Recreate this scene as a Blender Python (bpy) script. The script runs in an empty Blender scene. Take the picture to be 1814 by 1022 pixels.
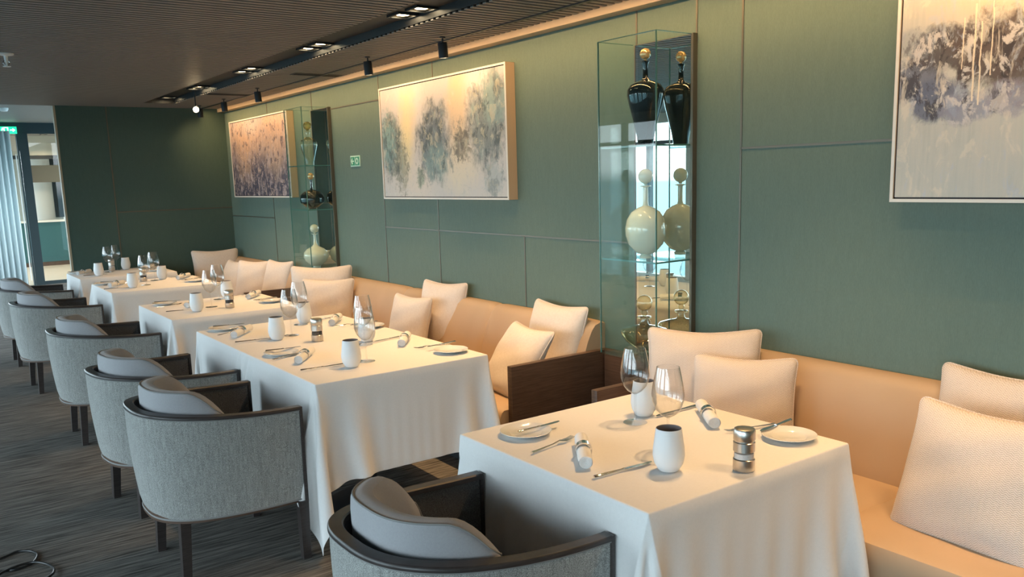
import bpy, bmesh, math, random
import numpy as np
from mathutils import Vector, Matrix
random.seed(7); np.random.seed(7)
scene = bpy.context.scene
COL = scene.collection
PI = math.pi

# ------------------------------------------------------------------ camera
IMG_W, IMG_H = 1814, 1022
yaw, pitch, roll, FPX, PY = 0.622627, 0.170035, 0.0292184, 1495.483, 569.775
fw = Vector((math.sin(yaw)*math.cos(pitch), math.cos(yaw)*math.cos(pitch), -math.sin(pitch)))
rt = Vector((math.cos(yaw), -math.sin(yaw), 0)); dn = fw.cross(rt)
r2 = rt*math.cos(roll)+dn*math.sin(roll); d2 = -rt*math.sin(roll)+dn*math.cos(roll)
cd = bpy.data.cameras.new('camera'); cam = bpy.data.objects.new('camera', cd); COL.objects.link(cam)
m = Matrix((( r2.x, -d2.x, -fw.x), (r2.y, -d2.y, -fw.y), (r2.z, -d2.z, -fw.z))).to_4x4()
m.translation = Vector((0, 0, 1.6)); cam.matrix_world = m
cd.sensor_width = 36; cd.lens = 36*FPX/IMG_W; cd.shift_y = (PY-IMG_H/2)/IMG_W; cd.clip_start = .05
scene.camera = cam

# ------------------------------------------------------------------ view, world, light levels
scene.view_settings.view_transform = 'Standard'; scene.view_settings.look = 'None'
scene.view_settings.gamma = 1; scene.view_settings.use_curve_mapping = False
scene.view_settings.exposure = 0.95
scene.cycles.max_bounces = 9; scene.cycles.diffuse_bounces = 4; scene.cycles.glossy_bounces = 5
scene.cycles.transmission_bounces = 6; scene.cycles.transparent_max_bounces = 28
scene.cycles.caustics_reflective = True; scene.cycles.caustics_refractive = False
scene.cycles.sample_clamp_indirect = 4
WORLD = 4.3          # overcast sky outside the windows
DOWN = 28.0          # each recessed downlight (W)
WASH = 2.2           # each hanging spotlight (W)
STRIP = 36.0         # added strip that warms the upper green wall (W)
WARM = (1.0, .60, .27)
world = bpy.data.worlds.new('overcast_sky'); scene.world = world; world.use_nodes = True
nt = world.node_tree; nt.nodes.clear()
wo = nt.nodes.new('ShaderNodeOutputWorld'); bg = nt.nodes.new('ShaderNodeBackground')
tc = nt.nodes.new('ShaderNodeTexCoord'); sp = nt.nodes.new('ShaderNodeSeparateXYZ'); cr = nt.nodes.new('ShaderNodeValToRGB')
mp = nt.nodes.new('ShaderNodeMapRange'); mp.inputs[1].default_value = -.3; mp.inputs[2].default_value = .7
nt.links.new(tc.outputs['Generated'], sp.inputs[0]); nt.links.new(sp.outputs[2], mp.inputs[0])
nt.links.new(mp.outputs[0], cr.inputs[0]); nt.links.new(cr.outputs[0], bg.inputs[0]); nt.links.new(bg.outputs[0], wo.inputs[0])
e = cr.color_ramp.elements
e[0].position = 0; e[0].color = (.10, .17, .21, 1)
e[1].position = 1; e[1].color = (.55, .73, .92, 1)
x = e.new(.29); x.color = (.16, .27, .33, 1)
x = e.new(.305); x.color = (.84, .93, 1.0, 1)
bg.inputs[1].default_value = WORLD
def portal(y, sy, x=-2.9, z=1.2, sz=2.3):
    l = bpy.data.lights.new('window_portal', 'AREA'); l.shape = 'RECTANGLE'; l.size = sz; l.size_y = sy
    l.cycles.is_portal = True
    o = bpy.data.objects.new('window_portal', l); COL.objects.link(o); o.location = (x, y, z)
    o.rotation_euler = (0, -PI/2, 0)
portal(1.5, 12.8); portal(14.0, 11.5)

# ------------------------------------------------------------------ materials
def mat(name, col=(.5,.5,.5), rough=.6, metal=0., spec=.5, sheen=0., coat=0., emit=None, estr=0.):
    m = bpy.data.materials.new(name); m.use_nodes = True
    p = m.node_tree.nodes['Principled BSDF']
    p.inputs['Base Color'].default_value = (*col, 1); p.inputs['Roughness'].default_value = rough
    p.inputs['Metallic'].default_value = metal; p.inputs['Specular IOR Level'].default_value = spec
    p.inputs['Sheen Weight'].default_value = sheen; p.inputs['Coat Weight'].default_value = coat
    if emit: p.inputs['Emission Color'].default_value = (*emit, 1); p.inputs['Emission Strength'].default_value = estr
    return m
class N:
    """small node-building helper"""
    def __init__(s, m): s.t = m.node_tree; s.p = s.t.nodes.get('Principled BSDF')
    def new(s, k, **kw):
        n = s.t.nodes.new(k)
        for a, b in kw.items(): setattr(n, a, b)
        return n
    def link(s, a, b): s.t.links.new(a, b)
    def put(s, sock, v):
        if hasattr(v, 'links') or hasattr(v, 'is_linked'): s.link(v, sock)
        else: sock.default_value = v
    def math(s, op, a, b=0., c=None, clamp=False):
        n = s.new('ShaderNodeMath', operation=op, use_clamp=clamp); s.put(n.inputs[0], a); s.put(n.inputs[1], b)
        if c is not None: s.put(n.inputs[2], c)
        return n.outputs[0]
    def coord(s, k='Object'): return s.new('ShaderNodeTexCoord').outputs[k]
    def mapping(s, v, scale=(1,1,1), loc=(0,0,0), rot=(0,0,0)):
        n = s.new('ShaderNodeMapping'); s.link(v, n.inputs[0])
        n.inputs['Scale'].default_value = scale; n.inputs['Location'].default_value = loc; n.inputs['Rotation'].default_value = rot
        return n.outputs[0]
    def noise(s, v, scale=5, detail=3, rough=.5, dist=0., out='Fac'):
        n = s.new('ShaderNodeTexNoise'); s.link(v, n.inputs['Vector']); n.inputs['Scale'].default_value = scale
        n.inputs['Detail'].default_value = detail; n.inputs['Roughness'].default_value = rough; n.inputs['Distortion'].default_value = dist
        return n.outputs[out]
    def wave(s, v, scale=5, dist=0., dscale=1., direction='X', kind='BANDS', detail=2):
        n = s.new('ShaderNodeTexWave', wave_type=kind); s.link(v, n.inputs['Vector']); n.inputs['Scale'].default_value = scale
        if kind == 'BANDS': n.bands_direction = direction
        n.inputs['Distortion'].default_value = dist; n.inputs['Detail Scale'].default_value = dscale; n.inputs['Detail'].default_value = detail
        return n.outputs['Fac']
    def ramp(s, f, stops, interp='LINEAR'):
        n = s.new('ShaderNodeValToRGB'); s.link(f, n.inputs[0]); n.color_ramp.interpolation = interp
        el = n.color_ramp.elements
        while len(el) < len(stops): el.new(.5)
        for k, (p, c) in enumerate(stops):
            el[k].position = p; el[k].color = (*c, 1) if len(c) == 3 else c
        return n.outputs[0]
    def mix(s, f, a, b, kind='MIX'):
        n = s.new('ShaderNodeMix', data_type='RGBA', blend_type=kind)
        s.put(n.inputs[0], f)
        for k, v in ((6, a), (7, b)):
            if isinstance(v, tuple): n.inputs[k].default_value = (*v, 1) if len(v) == 3 else v
            else: s.link(v, n.inputs[k])
        return n.outputs[2]
    def bump(s, h, strength=.3, dist=.01):
        n = s.new('ShaderNodeBump'); n.inputs['Strength'].default_value = strength; n.inputs['Distance'].default_value = dist
        s.link(h, n.inputs['Height']); s.link(n.outputs[0], s.p.inputs['Normal'])
    def base(s, c): s.link(c, s.p.inputs['Base Color'])

def fabric(name, c1, c2, scale=600, rough=.9, sheen=.15, bump=.25, big=.0, stretch=(1,1,1)):
    m = mat(name, c1, rough, spec=.2, sheen=sheen); n = N(m); v = n.mapping(n.coord(), stretch)
    f = n.noise(v, scale, 2, .6); f2 = n.noise(v, scale*.22, 3, .6)
    g = n.math('ADD', n.math('MULTIPLY', f, .6), n.math('MULTIPLY', f2, .4))
    n.base(n.ramp(g, [(.32, c1), (.68, c2)])); n.bump(f, bump, .002)
    return m
M = {}
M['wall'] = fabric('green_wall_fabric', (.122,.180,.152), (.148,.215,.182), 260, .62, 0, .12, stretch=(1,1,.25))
M['wall_shaded'] = fabric('green_wall_shaded', (.062,.106,.092), (.076,.126,.110), 260, .62, 0, .12, stretch=(1,1,.25))  # same green fabric, darkened to carry the shade of the far wall
M['seam'] = mat('bronze_reveal', (.15,.14,.11), .4, .5)
M['crown'] = mat('oak_crown', (.42,.34,.235), .5)
M['slat'] = mat('ceiling_slat', (.24,.22,.20), .5)
M['void'] = mat('gap_black', (.006,.006,.006), .9)
M['slot'] = mat('slot_tray', (.030,.028,.027), .5)
M['black_metal'] = mat('black_metal', (.03,.035,.04), .45, .3)
M['white'] = mat('white_paint', (.8,.8,.78), .5)
M['bulb'] = mat('lamp_lens', (1,.9,.7), .3, emit=(1,.80,.48), estr=22)
M['gold_cone'] = mat('gold_reflector', (.95,.62,.25), .3, 1.)
M['chrome'] = mat('polished_steel', (.78,.78,.78), .12, 1.)
M['steel'] = mat('brushed_steel', (.62,.58,.53), .28, 1.)
m = M['steel']; n = N(m); v = n.mapping(n.coord(), (1,1,60)); n.bump(n.noise(v, 40, 2), .12, .001)
M['porcelain'] = mat('porcelain', (.82,.82,.80), .14, coat=.4)
M['cup_white'] = mat('matte_ceramic', (.80,.82,.84), .38)
M['cup_dark'] = mat('cup_interior', (.27,.24,.235), .5)
M['salt'] = mat('rock_salt', (.78,.72,.68), .7); n = N(M['salt']); n.bump(n.noise(n.coord(), 400, 2), .6, .003)
M['pepper'] = mat('peppercorns', (.05,.04,.035), .7); n = N(M['pepper']); n.bump(n.noise(n.coord(), 350, 2), .8, .004)
M['walnut'] = mat('dark_walnut', (.05,.028,.018), .42)
n = N(M['walnut']); v = n.mapping(n.coord(), (1.5,1,30)); f = n.noise(v, 6, 4, .6, .4)
n.base(n.ramp(f, [(.3,(.062,.036,.024)), (.7,(.125,.075,.052))])); n.bump(f, .1, .002)
M['rim_wood'] = mat('ebony_wood', (.035,.028,.027), .34)
n = N(M['rim_wood']); f = n.noise(n.mapping(n.coord(), (3,3,40)), 5, 3); n.base(n.ramp(f, [(.3,(.028,.022,.021)), (.7,(.055,.045,.042))]))
M['tweed'] = mat('grey_tweed', (.3,.3,.3), .95, spec=.15, sheen=.2)
n = N(M['tweed']); f = n.noise(n.coord(), 420, 2, .7); h = n.noise(n.mapping(n.coord(), (1,1,.12)), 130, 3, .6); g = n.math('ADD', n.math('MULTIPLY', f, .8), n.math('MULTIPLY', h, .2))
n.base(n.ramp(g, [(.36,(.145,.147,.140)), (.5,(.29,.293,.28)), (.64,(.48,.485,.465))])); n.bump(f, .4, .002)
M['tweed_in'] = mat('shaded_tweed', (.1,.1,.1), .95, spec=.15)  # grey tweed darkened for the shade inside the tub
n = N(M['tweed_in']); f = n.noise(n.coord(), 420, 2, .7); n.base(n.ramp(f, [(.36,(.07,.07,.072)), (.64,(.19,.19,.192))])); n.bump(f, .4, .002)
M['pad'] = fabric('smooth_grey_wool', (.33,.325,.34), (.39,.385,.40), 700, .9, .3, .15)
M['piping'] = mat('grey_piping', (.24,.24,.235), .8)
M['leather'] = mat('tan_leather', (.52,.37,.24), .45, spec=.35)
n = N(M['leather']); f = n.noise(n.coord(), 90, 3); g = n.noise(n.coord(), 3, 2); n.base(n.ramp(g, [(.3,(.50,.355,.23)), (.7,(.56,.405,.27))])); n.bump(f, .08, .002)
M['leather_seam'] = mat('leather_stitch_groove', (.22,.14,.085), .7)
M['cushion'] = mat('cream_herringbone', (.7,.62,.55), .92, spec=.15, sheen=.2)
n = N(M['cushion']); v = n.coord(); sx = n.new('ShaderNodeSeparateXYZ'); n.link(v, sx.inputs[0])
zig = n.math('PINGPONG', sx.outputs[0], .009); hb = n.math('PINGPONG', n.math('ADD', sx.outputs[2], n.math('MULTIPLY', zig, .8)), .0034)
b = n.noise(v, 260, 2, .7); z_ = n.math('ADD', n.math('MULTIPLY', hb, 165.), n.math('MULTIPLY', b, .6))
n.base(n.ramp(z_, [(.25,(.54,.45,.38)), (.78,(.82,.73,.66))])); n.bump(z_, .5, .003)
M['cushion_pale'] = fabric('pale_linen', (.68,.60,.53), (.80,.73,.67), 320, .92, .2, .35)
M['linen'] = fabric('white_table_linen', (.78,.77,.76), (.84,.83,.82), 500, .85, .1, .06)
M['napkin'] = fabric('white_napkin_linen', (.80,.80,.80), (.86,.86,.86), 700, .9, .1, .2)
M['frame'] = mat('painted_frame', (.78,.76,.70), .45)
M['frame_side'] = mat('pale_oak_frame', (.62,.46,.30), .5)
M['frame_gap'] = mat('frame_shadow_gap', (.02,.02,.025), .8)
M['cable'] = mat('black_cable', (.012,.012,.012), .35)
M['curtain'] = mat('sheer_curtain', (.62,.74,.76), .9)
M['lobby_floor'] = mat('cream_floor', (.72,.64,.54), .4)
M['teal'] = mat('teal_counter', (.03,.12,.14), .5)
M['bronze'] = mat('bronze_band', (.19,.13,.06), .45)
M['mullion'] = mat('dark_mullion', (.012,.027,.030), .7)
M['plaster'] = mat('cream_plaster', (.66,.63,.54), .7)
M['carpet'] = mat('striped_carpet', (.06,.06,.06), .95, spec=.1)
n = N(M['carpet']); v = n.coord()
a = n.noise(n.mapping(v, (2.2,36,1)), 1.6, 4, .62, .25); b = n.noise(n.mapping(v, (7,110,1)), 1., 3, .6); c = n.noise(v, 320, 2, .6); big = n.noise(v, .9, 2)
g = n.math('ADD', n.math('MULTIPLY', a, .55), n.math('ADD', n.math('MULTIPLY', b, .30), n.math('MULTIPLY', c, .15)))
col = n.ramp(g, [(.41,(.062,.057,.050)), (.50,(.150,.137,.124)), (.60,(.25,.23,.205))])
n.base(n.mix(n.math('MULTIPLY', big, .35), col, (.075,.080,.072))); n.bump(g, .5, .006)

def clear(name, tint=(.97,.98,.98), edge=(.55,.62,.62), refl=1.0, ior=1.5, power=3.0, rough=0.0):
    """thin clear glass: straight-through tint that deepens where the wall is seen edge on, plus a mirror-like reflection"""
    m = bpy.data.materials.new(name); m.use_nodes = True; t = m.node_tree; t.nodes.clear(); n = N(m)
    o = n.new('ShaderNodeOutputMaterial'); mx = n.new('ShaderNodeMixShader'); tr = n.new('ShaderNodeBsdfTransparent'); gl = n.new('ShaderNodeBsdfGlossy')
    gl.inputs['Roughness'].default_value = rough; gl.inputs[0].default_value = (1,1,1,1)
    lw = n.new('ShaderNodeLayerWeight'); lw.inputs[0].default_value = .5
    f = n.math('POWER', lw.outputs['Facing'], power)
    n.link(n.mix(f, tint, edge), tr.inputs[0])
    f0 = ((ior-1)/(ior+1))**2; sch = n.math('ADD', n.math('MULTIPLY', n.math('POWER', lw.outputs['Facing'], 5.), 1-f0), f0)
    n.link(n.math('MULTIPLY', sch, refl, clamp=True), mx.inputs[0]); n.link(tr.outputs[0], mx.inputs[1]); n.link(gl.outputs[0], mx.inputs[2]); n.link(mx.outputs[0], o.inputs[0])
    return m
M['wineglass'] = clear('clear_crystal', (.985,.985,.985), (.50,.52,.52), 1.7, 1.45, 3.0)
M['pane'] = clear('clear_pane', (.955,.985,.975), (.8,.9,.87), .55, 1.45)
M['pane_edge'] = mat('green_glass_edge', (.10,.24,.215), .12, spec=.8)
M['amber'] = clear('amber_glass', (.93,.82,.52), (.40,.25,.05), 1.5, 1.5, 1.6)
M['pale_amber'] = clear('pale_amber_glass', (.96,.94,.84), (.62,.48,.16), 2.2, 1.5, 1.8)
M['jet'] = mat('black_glass', (.006,.010,.010), .06, coat=.6)
M['opal'] = mat('opal_glass', (.74,.76,.62), .10, coat=.6)
M['gold'] = mat('gold_stopper', (.86,.58,.28), .22, .6, coat=.5)
M['window_glass'] = clear('window_glass', (.93,.97,.97), (.7,.85,.85), .6, 1.45)
m = mat('mirror', (.80,.82,.80), .0, 1.); M['mirror'] = m
M['green_sign'] = mat('sign_green', (.02,.30,.16), .5); M['mint_sign'] = mat('sign_mint', (.55,.80,.66), .5)
M['exit_green'] = mat('lit_exit_green', (.0,.35,.16), .5, emit=(.01,.62,.30), estr=.9); M['exit_white'] = mat('lit_exit_white', (.8,.9,.85), .5, emit=(.8,1,.9), estr=.9)

# ------------------------------------------------------------------ mesh helpers
class MB:
    def __init__(s): s.bm = bmesh.new(); s.mats = []
    def mi(s, m):
        if m not in s.mats: s.mats.append(m)
        return s.mats.index(m)
    def _tag(s, faces, m, smooth):
        k = s.mi(m)
        for f in faces: f.material_index = k; f.smooth = smooth
    def box(s, x0, x1, y0, y1, z0, z1, m, bev=0., seg=2, mtx=None, smooth=False):
        b = bmesh.new(); bmesh.ops.create_cube(b, size=1.)
        for v in b.verts: v.co = Vector(((x0+x1)/2+v.co.x*(x1-x0), (y0+y1)/2+v.co.y*(y1-y0), (z0+z1)/2+v.co.z*(z1-z0)))
        if bev > 0: bmesh.ops.bevel(b, geom=b.edges[:], offset=bev, segments=seg, affect='EDGES', profile=.5)
        return s.merge(b, m, bev > 0 or smooth, mtx)
    def merge(s, b, m, smooth=False, mtx=None):
        if mtx is not None: bmesh.ops.transform(b, matrix=mtx, verts=b.verts)
        mp = {v: s.bm.verts.new(v.co) for v in b.verts}; out = []
        for f in b.faces:
            try: out.append(s.bm.faces.new([mp[v] for v in f.verts]))
            except ValueError: pass
        s._tag(out, m, smooth); b.free(); return s
    def lathe(s, prof, m, seg=40, c=(0,0,0), mtx=None, cap=True, smooth=True):
        b = bmesh.new(); rings = []
        for r, z in prof:
            if r < 1e-5: rings.append([b.verts.new((0,0,z))])
            else: rings.append([b.verts.new((r*math.cos(2*PI*k/seg), r*math.sin(2*PI*k/seg), z)) for k in range(seg)])
        for A, B in zip(rings, rings[1:]):
            for k in range(seg):
                q = (k+1) % seg
                if len(A) == 1 and len(B) == 1: continue
                if len(A) == 1: b.faces.new((A[0], B[q], B[k]))
                elif len(B) == 1: b.faces.new((A[k], A[q], B[0]))
                else: b.faces.new((A[k], A[q], B[q], B[k]))
        mt = Matrix.Translation(Vector(c)) if mtx is None else mtx
        bmesh.ops.recalc_face_normals(b, faces=b.faces)
        return s.merge(b, m, smooth, mt)
    def tube(s, pts, r, m, seg=8, closed=False, flat=1., up=(0,0,1)):
        pts = [Vector(p) for p in pts]; n = len(pts); b = bmesh.new(); rings = []
        rr = r if isinstance(r, (list, tuple)) else [r]*n
        up = Vector(up)
        for i, p in enumerate(pts):
            t = (pts[(i+1) % n]-pts[i-1]) if closed else (pts[min(i+1,n-1)]-pts[max(i-1,0)])
            t.normalize(); u = up if abs(t.dot(up)) < .95 else Vector((1,0,0))
            a = t.cross(u).normalized(); c = a.cross(t).normalized()
            rings.append([b.verts.new(p+a*math.cos(2*PI*k/seg)*rr[i]+c*math.sin(2*PI*k/seg)*rr[i]*flat) for k in range(seg)])
        for i in range(n if closed else n-1):
            A, B = rings[i], rings[(i+1) % n]
            for k in range(seg):
                q = (k+1) % seg; b.faces.new((A[k], A[q], B[q], B[k]))
        if not closed: b.faces.new(rings[0][::-1]); b.faces.new(rings[-1])
        bmesh.ops.recalc_face_normals(b, faces=b.faces)
        return s.merge(b, m, True)
    def prism(s, poly, axis, a, b_, m, bev=0., seg=2, smooth=False):
        """poly in the two remaining axes, extruded along axis from a to b_"""
        b = bmesh.new()
        def P(u, v, w):
            return {'x': (w,u,v), 'y': (u,w,v), 'z': (u,v,w)}[axis]
        A = [b.verts.new(P(u,v,a)) for u, v in poly]; B = [b.verts.new(P(u,v,b_)) for u, v in poly]
        n_ = len(poly)
        b.faces.new(A); b.faces.new(B[::-1])
        for k in range(n_): b.faces.new((A[k], B[k], B[(k+1) % n_], A[(k+1) % n_]))
        bmesh.ops.recalc_face_normals(b, faces=b.faces)
        if bev > 0:
            ed = [e_ for e_ in b.edges if e_.calc_face_angle(0) > .6]
            bmesh.ops.bevel(b, geom=ed, offset=bev, segments=seg, affect='EDGES', profile=.5)
        return s.merge(b, m, smooth or bev > 0)
    def grid(s, P, m, smooth=True, closed_u=False):
        """P[i][j] array of points"""
        b = bmesh.new(); V = [[b.verts.new(p) for p in row] for row in P]
        nu = len(V)
        for i in range(nu if closed_u else nu-1):
            for j in range(len(V[0])-1):
                q = (i+1) % nu
                b.faces.new((V[i][j], V[q][j], V[q][j+1], V[i][j+1]))
        bmesh.ops.recalc_face_normals(b, faces=b.faces)
        return s.merge(b, m, smooth)
    def build(s, name, parent=None, loc=None, rotz=0, autosmooth=True):
        me = bpy.data.meshes.new(name); s.bm.to_mesh(me); s.bm.free()
        for m_ in s.mats: me.materials.append(m_)
        if autosmooth:
            try: me.set_sharp_from_angle(angle=math.radians(38))
            except Exception: pass
        o = bpy.data.objects.new(name, me); COL.objects.link(o)
        if parent is not None: o.parent = parent
        if loc is not None: o.location = loc
        if rotz: o.rotation_euler.z = rotz
        return o
def tag(o, label=None, cat=None, group=None, kind=None):
    if label: o['label'] = label
    if cat: o['category'] = cat
    if group: o['group'] = group
    if kind: o['kind'] = kind
    return o
def thing(name, label, cat, loc=(0,0,0), rotz=0, group=None):
    o = bpy.data.objects.new(name, None); COL.objects.link(o); o.location = loc; o.rotation_euler.z = rotz
    o.empty_display_size = .1
    return tag(o, label, cat, group)
def struct(name, mb): return tag(mb.build(name), kind='structure')
def dup(root, loc, rot, label, group=None):
    c = root.copy(); COL.objects.link(c); c.location = loc; c.rotation_euler = rot if isinstance(rot, tuple) else (0,0,rot)
    c['label'] = label
    if group: c['group'] = group
    for ch in [o for o in list(bpy.data.objects) if o.parent == root]:
        d = ch.copy(); COL.objects.link(d); d.parent = c
        for g in [o for o in list(bpy.data.objects) if o.parent == ch]:
            q = g.copy(); COL.objects.link(q); q.parent = d
    return c

# ------------------------------------------------------------------ room shell
WX, FY, CZ = 3.10, 9.70, 2.43      # right wall, far wall, slat underside
LX, BY = -2.8, -5.0
b = MB(); b.box(LX-.2, 3.6, BY-.2, 16.5, -.12, 0, M['carpet']); struct('floor', b)
b = MB(); b.box(WX, WX+.12, BY, FY+.06, 0, 2.75, M['wall']); struct('wall_right', b)
b = MB(); b.box(1.415, WX-.001, FY, FY+.055, 0, 2.44, M['wall_shaded']); struct('wall_far', b)
b = MB(); b.box(1.395, 1.414, FY-.004, FY+.06, 0, 2.43, M['crown'])
struct('trim_1', b)
b = MB(); b.box(WX-.08, WX-.0005, BY, FY-.001, 2.393, 2.47, M['crown'], .004); struct('trim_2', b)
b = MB()
w_ = .005
for y, z0, z1 in ((8.38,.6,2.405),(7.27,.6,2.405),(5.98,.6,2.405),(5.17,.6,2.405),(4.16,.6,1.24),(3.18,.6,2.405),(2.785,2.2,2.405),(2.52,.6,2.405),(-.2,.6,2.405)):
    b.box(WX-.003, WX-.0004, y-w_, y+w_, z0, z1, M['seam'])
for z, y0, y1 in ((2.21,5.98,6.9),(1.24,3.18,5.98),(1.257,8.38,FY),(1.696,-.2,2.52)):
    b.box(WX-.003, WX-.0004, y0, y1, z-w_, z+w_, M['seam'])
struct('trim_3', b)
b = MB()
b.box(1.876, 1.888, FY-.003, FY-.0004, 0, 2.43, M['seam']); b.box(1.888, 3.1, FY-.003, FY-.0004, 1.344, 1.356, M['seam'])
struct('trim_4', b)
# slatted ceiling with a dark service void above and a lighting slot
SX0, SX1, SY1 = 2.13, 2.43, 9.15
b = MB()
y = BY
while y < FY-.03:
    if y < SY1:
        b.box(LX, SX0, y, y+.028, CZ, CZ+.006, M['slat']); b.box(LX, SX0, y+.001, y+.027, CZ+.0062, CZ+.045, M['void']); b.box(SX1, WX-.083, y, y+.028, CZ, CZ+.006, M['slat']); b.box(SX1, WX-.083, y+.001, y+.027, CZ+.0062, CZ+.045, M['void'])  # slat bodies coloured black, putting shade into the gaps between slats
    else: b.box(LX, WX-.083, y, y+.028, CZ, CZ+.006, M['slat']); b.box(LX, WX-.083, y+.001, y+.027, CZ+.0062, CZ+.045, M['void'])
    y += .055
b.box(LX, WX, BY, FY, CZ+.075, CZ+.09, M['void'])
b.box(SX0-.012, SX0, BY, SY1, CZ+.002, CZ+.075, M['slot']); b.box(SX1-.004, SX1-.0005, BY, SY1, CZ+.010, CZ+.075, M['slot']); b.box(SX0, SX1, SY1, SY1+.012, CZ, CZ+.075, M['slot'])
b.box(SX0, SX1, BY, SY1, CZ+.055, CZ+.075, M['slot'])
b.box(LX, 1.41, FY-.02, FY+.03, CZ, 2.78, M['slat'])
struct('ceiling', b)
b = MB(); b.box(LX-.2, 4.4, FY+.03, 24, 2.72, 2.80, M['slat']); struct('ceiling_lobby', b)
# window wall on the sea side, wall behind the photographer
b = MB(); b.box(LX-.12, LX, BY, 24, 2.30, 2.80, M['plaster']); b.box(LX-.12, LX, BY, 24, -.02, .12, M['plaster']); b.box(LX-.12, LX, 7.9, 8.25, .12, 2.3, M['plaster']); struct('wall_left', b)
b = MB()
for k in range(21):
    y = BY+k*1.4
    b.box(LX-.09, LX-.01, y-.035, y+.035, .12, 2.30, M['black_metal'])
b.box(LX-.08, LX-.02, BY, 24, 2.0, 2.05, M['black_metal'])
o = struct('window_1', b)
b = MB(); b.box(LX-.055, LX-.045, BY, 24, .12, 2.30, M['window_glass']); g = b.build('window_pane', o)
b = MB(); b.box(LX-.2, WX+.12, BY-.12, BY, 0, 2.75, M['plaster']); struct('wall_back', b)
def pleats(x0, y0, x1, y1, z0, z1, n_, amp):
    P = []; N_ = n_*8; dx, dy = x1-x0, y1-y0; L = math.hypot(dx, dy); nx, ny = -dy/L, dx/L
    for i in range(N_+1):
        t = i/N_; a = amp*math.sin(t*n_*2*PI)
        P.append([(x0+dx*t+nx*a, y0+dy*t+ny*a, z) for z in (z0, z1)])
    bb = MB(); bb.grid(P, M['curtain']); return bb
for k, yy in enumerate((-3.6, .6, 3.4, 6.2)):
    o = pleats(LX+.16, yy-.45, LX+.16, yy+.35, .02, 2.40, 9, .035).build('curtain')
    sm = o.modifiers.new('Solidify', 'SOLIDIFY'); sm.thickness = .003
    tag(o, 'pale pleated curtain hanging beside the window wall, seen only in mirrors', 'curtain', 'curtains along the window wall')

# ------------------------------------------------------------------ lobby beyond the glass doors
DY = 16.5
b = MB(); b.box(LX, 4.4, DY, 24, -.12, .0, M['lobby_floor']); struct('floor_lobby', b)
b = MB(); b.box(LX, 4.4, DY-.05, DY+.10, 2.545, 2.72, M['mullion']); b.box(3.2, 4.4, DY-.05, DY+.05, 0, 2.72, M['plaster']); struct('wall_lobby', b)
b = MB(); b.box(1.772, 1.935, DY-.07, DY+.07, 0, 2.545, M['mullion']); o = struct('door_1', b)
b = MB(); b.box(1.935, 3.2, DY-.008, DY+.008, .02, 2.54, M['pane']); b.build('door_pane', o)
b = MB(); b.box(1.937, 3.2, DY-.014, DY-.009, 1.735, 2.02, M['bronze']); b.build('door_band', o)
b = MB(); b.box(1.935, 3.2, DY-.03, DY+.03, 0, .055, M['mullion']); b.build('door_threshold', o)
b = MB(); b.box(1.66, 1.772, DY-.3, DY-.285, .02, 2.25, M['pane']); b.box(1.645, 1.66, DY-.31, DY-.275, .02, 2.27, M['mullion']); b.box(1.70,1.715,DY-.345,DY-.32,.12,2.2,M['white']); o2 = struct('door_2', b)
o = pleats(.55, DY-.6, 1.64, DY-.45, .02, 2.56, 13, .035).build('curtain'); o.modifiers.new('Solidify', 'SOLIDIFY').thickness = .003
tag(o, 'pale blue pleated curtain hanging left of the glass doors', 'curtain')
b = MB(); b.box(2.0, 4.28, 20.5, 20.9, .09, .93, M['teal']); b.box(2.0, 4.28, 20.52, 20.9, 0, .09, M['walnut']); b.box(1.98, 4.28, 20.46, 20.94, .93, .965, M['white'])
tag(b.build('reception_counter'), 'teal fronted counter with dark plinth seen through the glass doors', 'counter')
b = MB(); b.lathe([(0,0),(.29,0),(.29,2.72),(0,2.72)], M['white'], 48, (2.62, 21.6, 0)); struct('column', b)
b = MB(); b.box(1.9, 4.4, 23.2, 23.4, 0, 2.72, M['plaster'])
b.box(2.95, 4.4, 23.1, 23.2, .95, 2.35, M['black_metal']); struct('wall_lobby_back', b)
b = MB(); b.box(1.9, 4.4, 20.3, 20.5, 2.32, 2.72, M['plaster']); b.box(1.9,4.4,20.28,20.5,2.25,2.32,M['black_metal']); struct('trim_5', b)
b = MB(); b.box(4.3, 4.4, DY, 24, 0, 2.75, M['plaster']); struct('wall_lobby_side', b)
b = MB(); b.lathe([(0,0),(.10,0),(.12,.05),(.11,.13),(.05,.18),(0,.19)], M['porcelain'], 24)
tag(b.build('counter_bowl', loc=(3.25, 20.65, .966)), 'small white rounded bowl on the counter beyond the glass', 'bowl')
b = MB()
for k in range(5): b.box(2.95+k*.11, 3.03+k*.11, 20.55, 20.75, .966, 1.02+.02*(k % 2), M['white'])
tag(b.build('brochure_tray'), 'low white brochure tray along the counter behind the glass doors', 'tray')

# ------------------------------------------------------------------ exit signs, detector, sprinkler
t = thing('exit_sign', 'lit green exit sign with running figure and arrow above the curtain', 'sign', (1.55, DY-.12, 2.59))
b = MB(); b.box(-.24, .235, -.02, .02, -.055, .06, M['exit_green'], .004); b.build('sign_panel', t)
b = MB()
b.box(.135,.20,-.024,-.0205,-.004,.012,M['exit_white']); b.prism([(.175,.035),(.215,.004),(.175,-.027)], 'y', -.024, -.0205, M['exit_white'])
b.box(.045,.115,-.024,-.0205,-.045,.05,M['exit_white']); b.box(.062,.098,-.026,-.0245,-.045,.035,M['exit_green'])
b.lathe([(0,-.001),(.010,-.001),(.010,.001),(0,.001)], M['exit_white'], 16, mtx=Matrix.Translation((.03,-.0235,.034)) @ Matrix.Rotation(PI/2,4,'X'))
b.tube([(.03,-.023,.022),(.022,-.023,-.006),(.035,-.023,-.022),(.028,-.023,-.042)], .006, M['exit_white'], 6)
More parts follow.
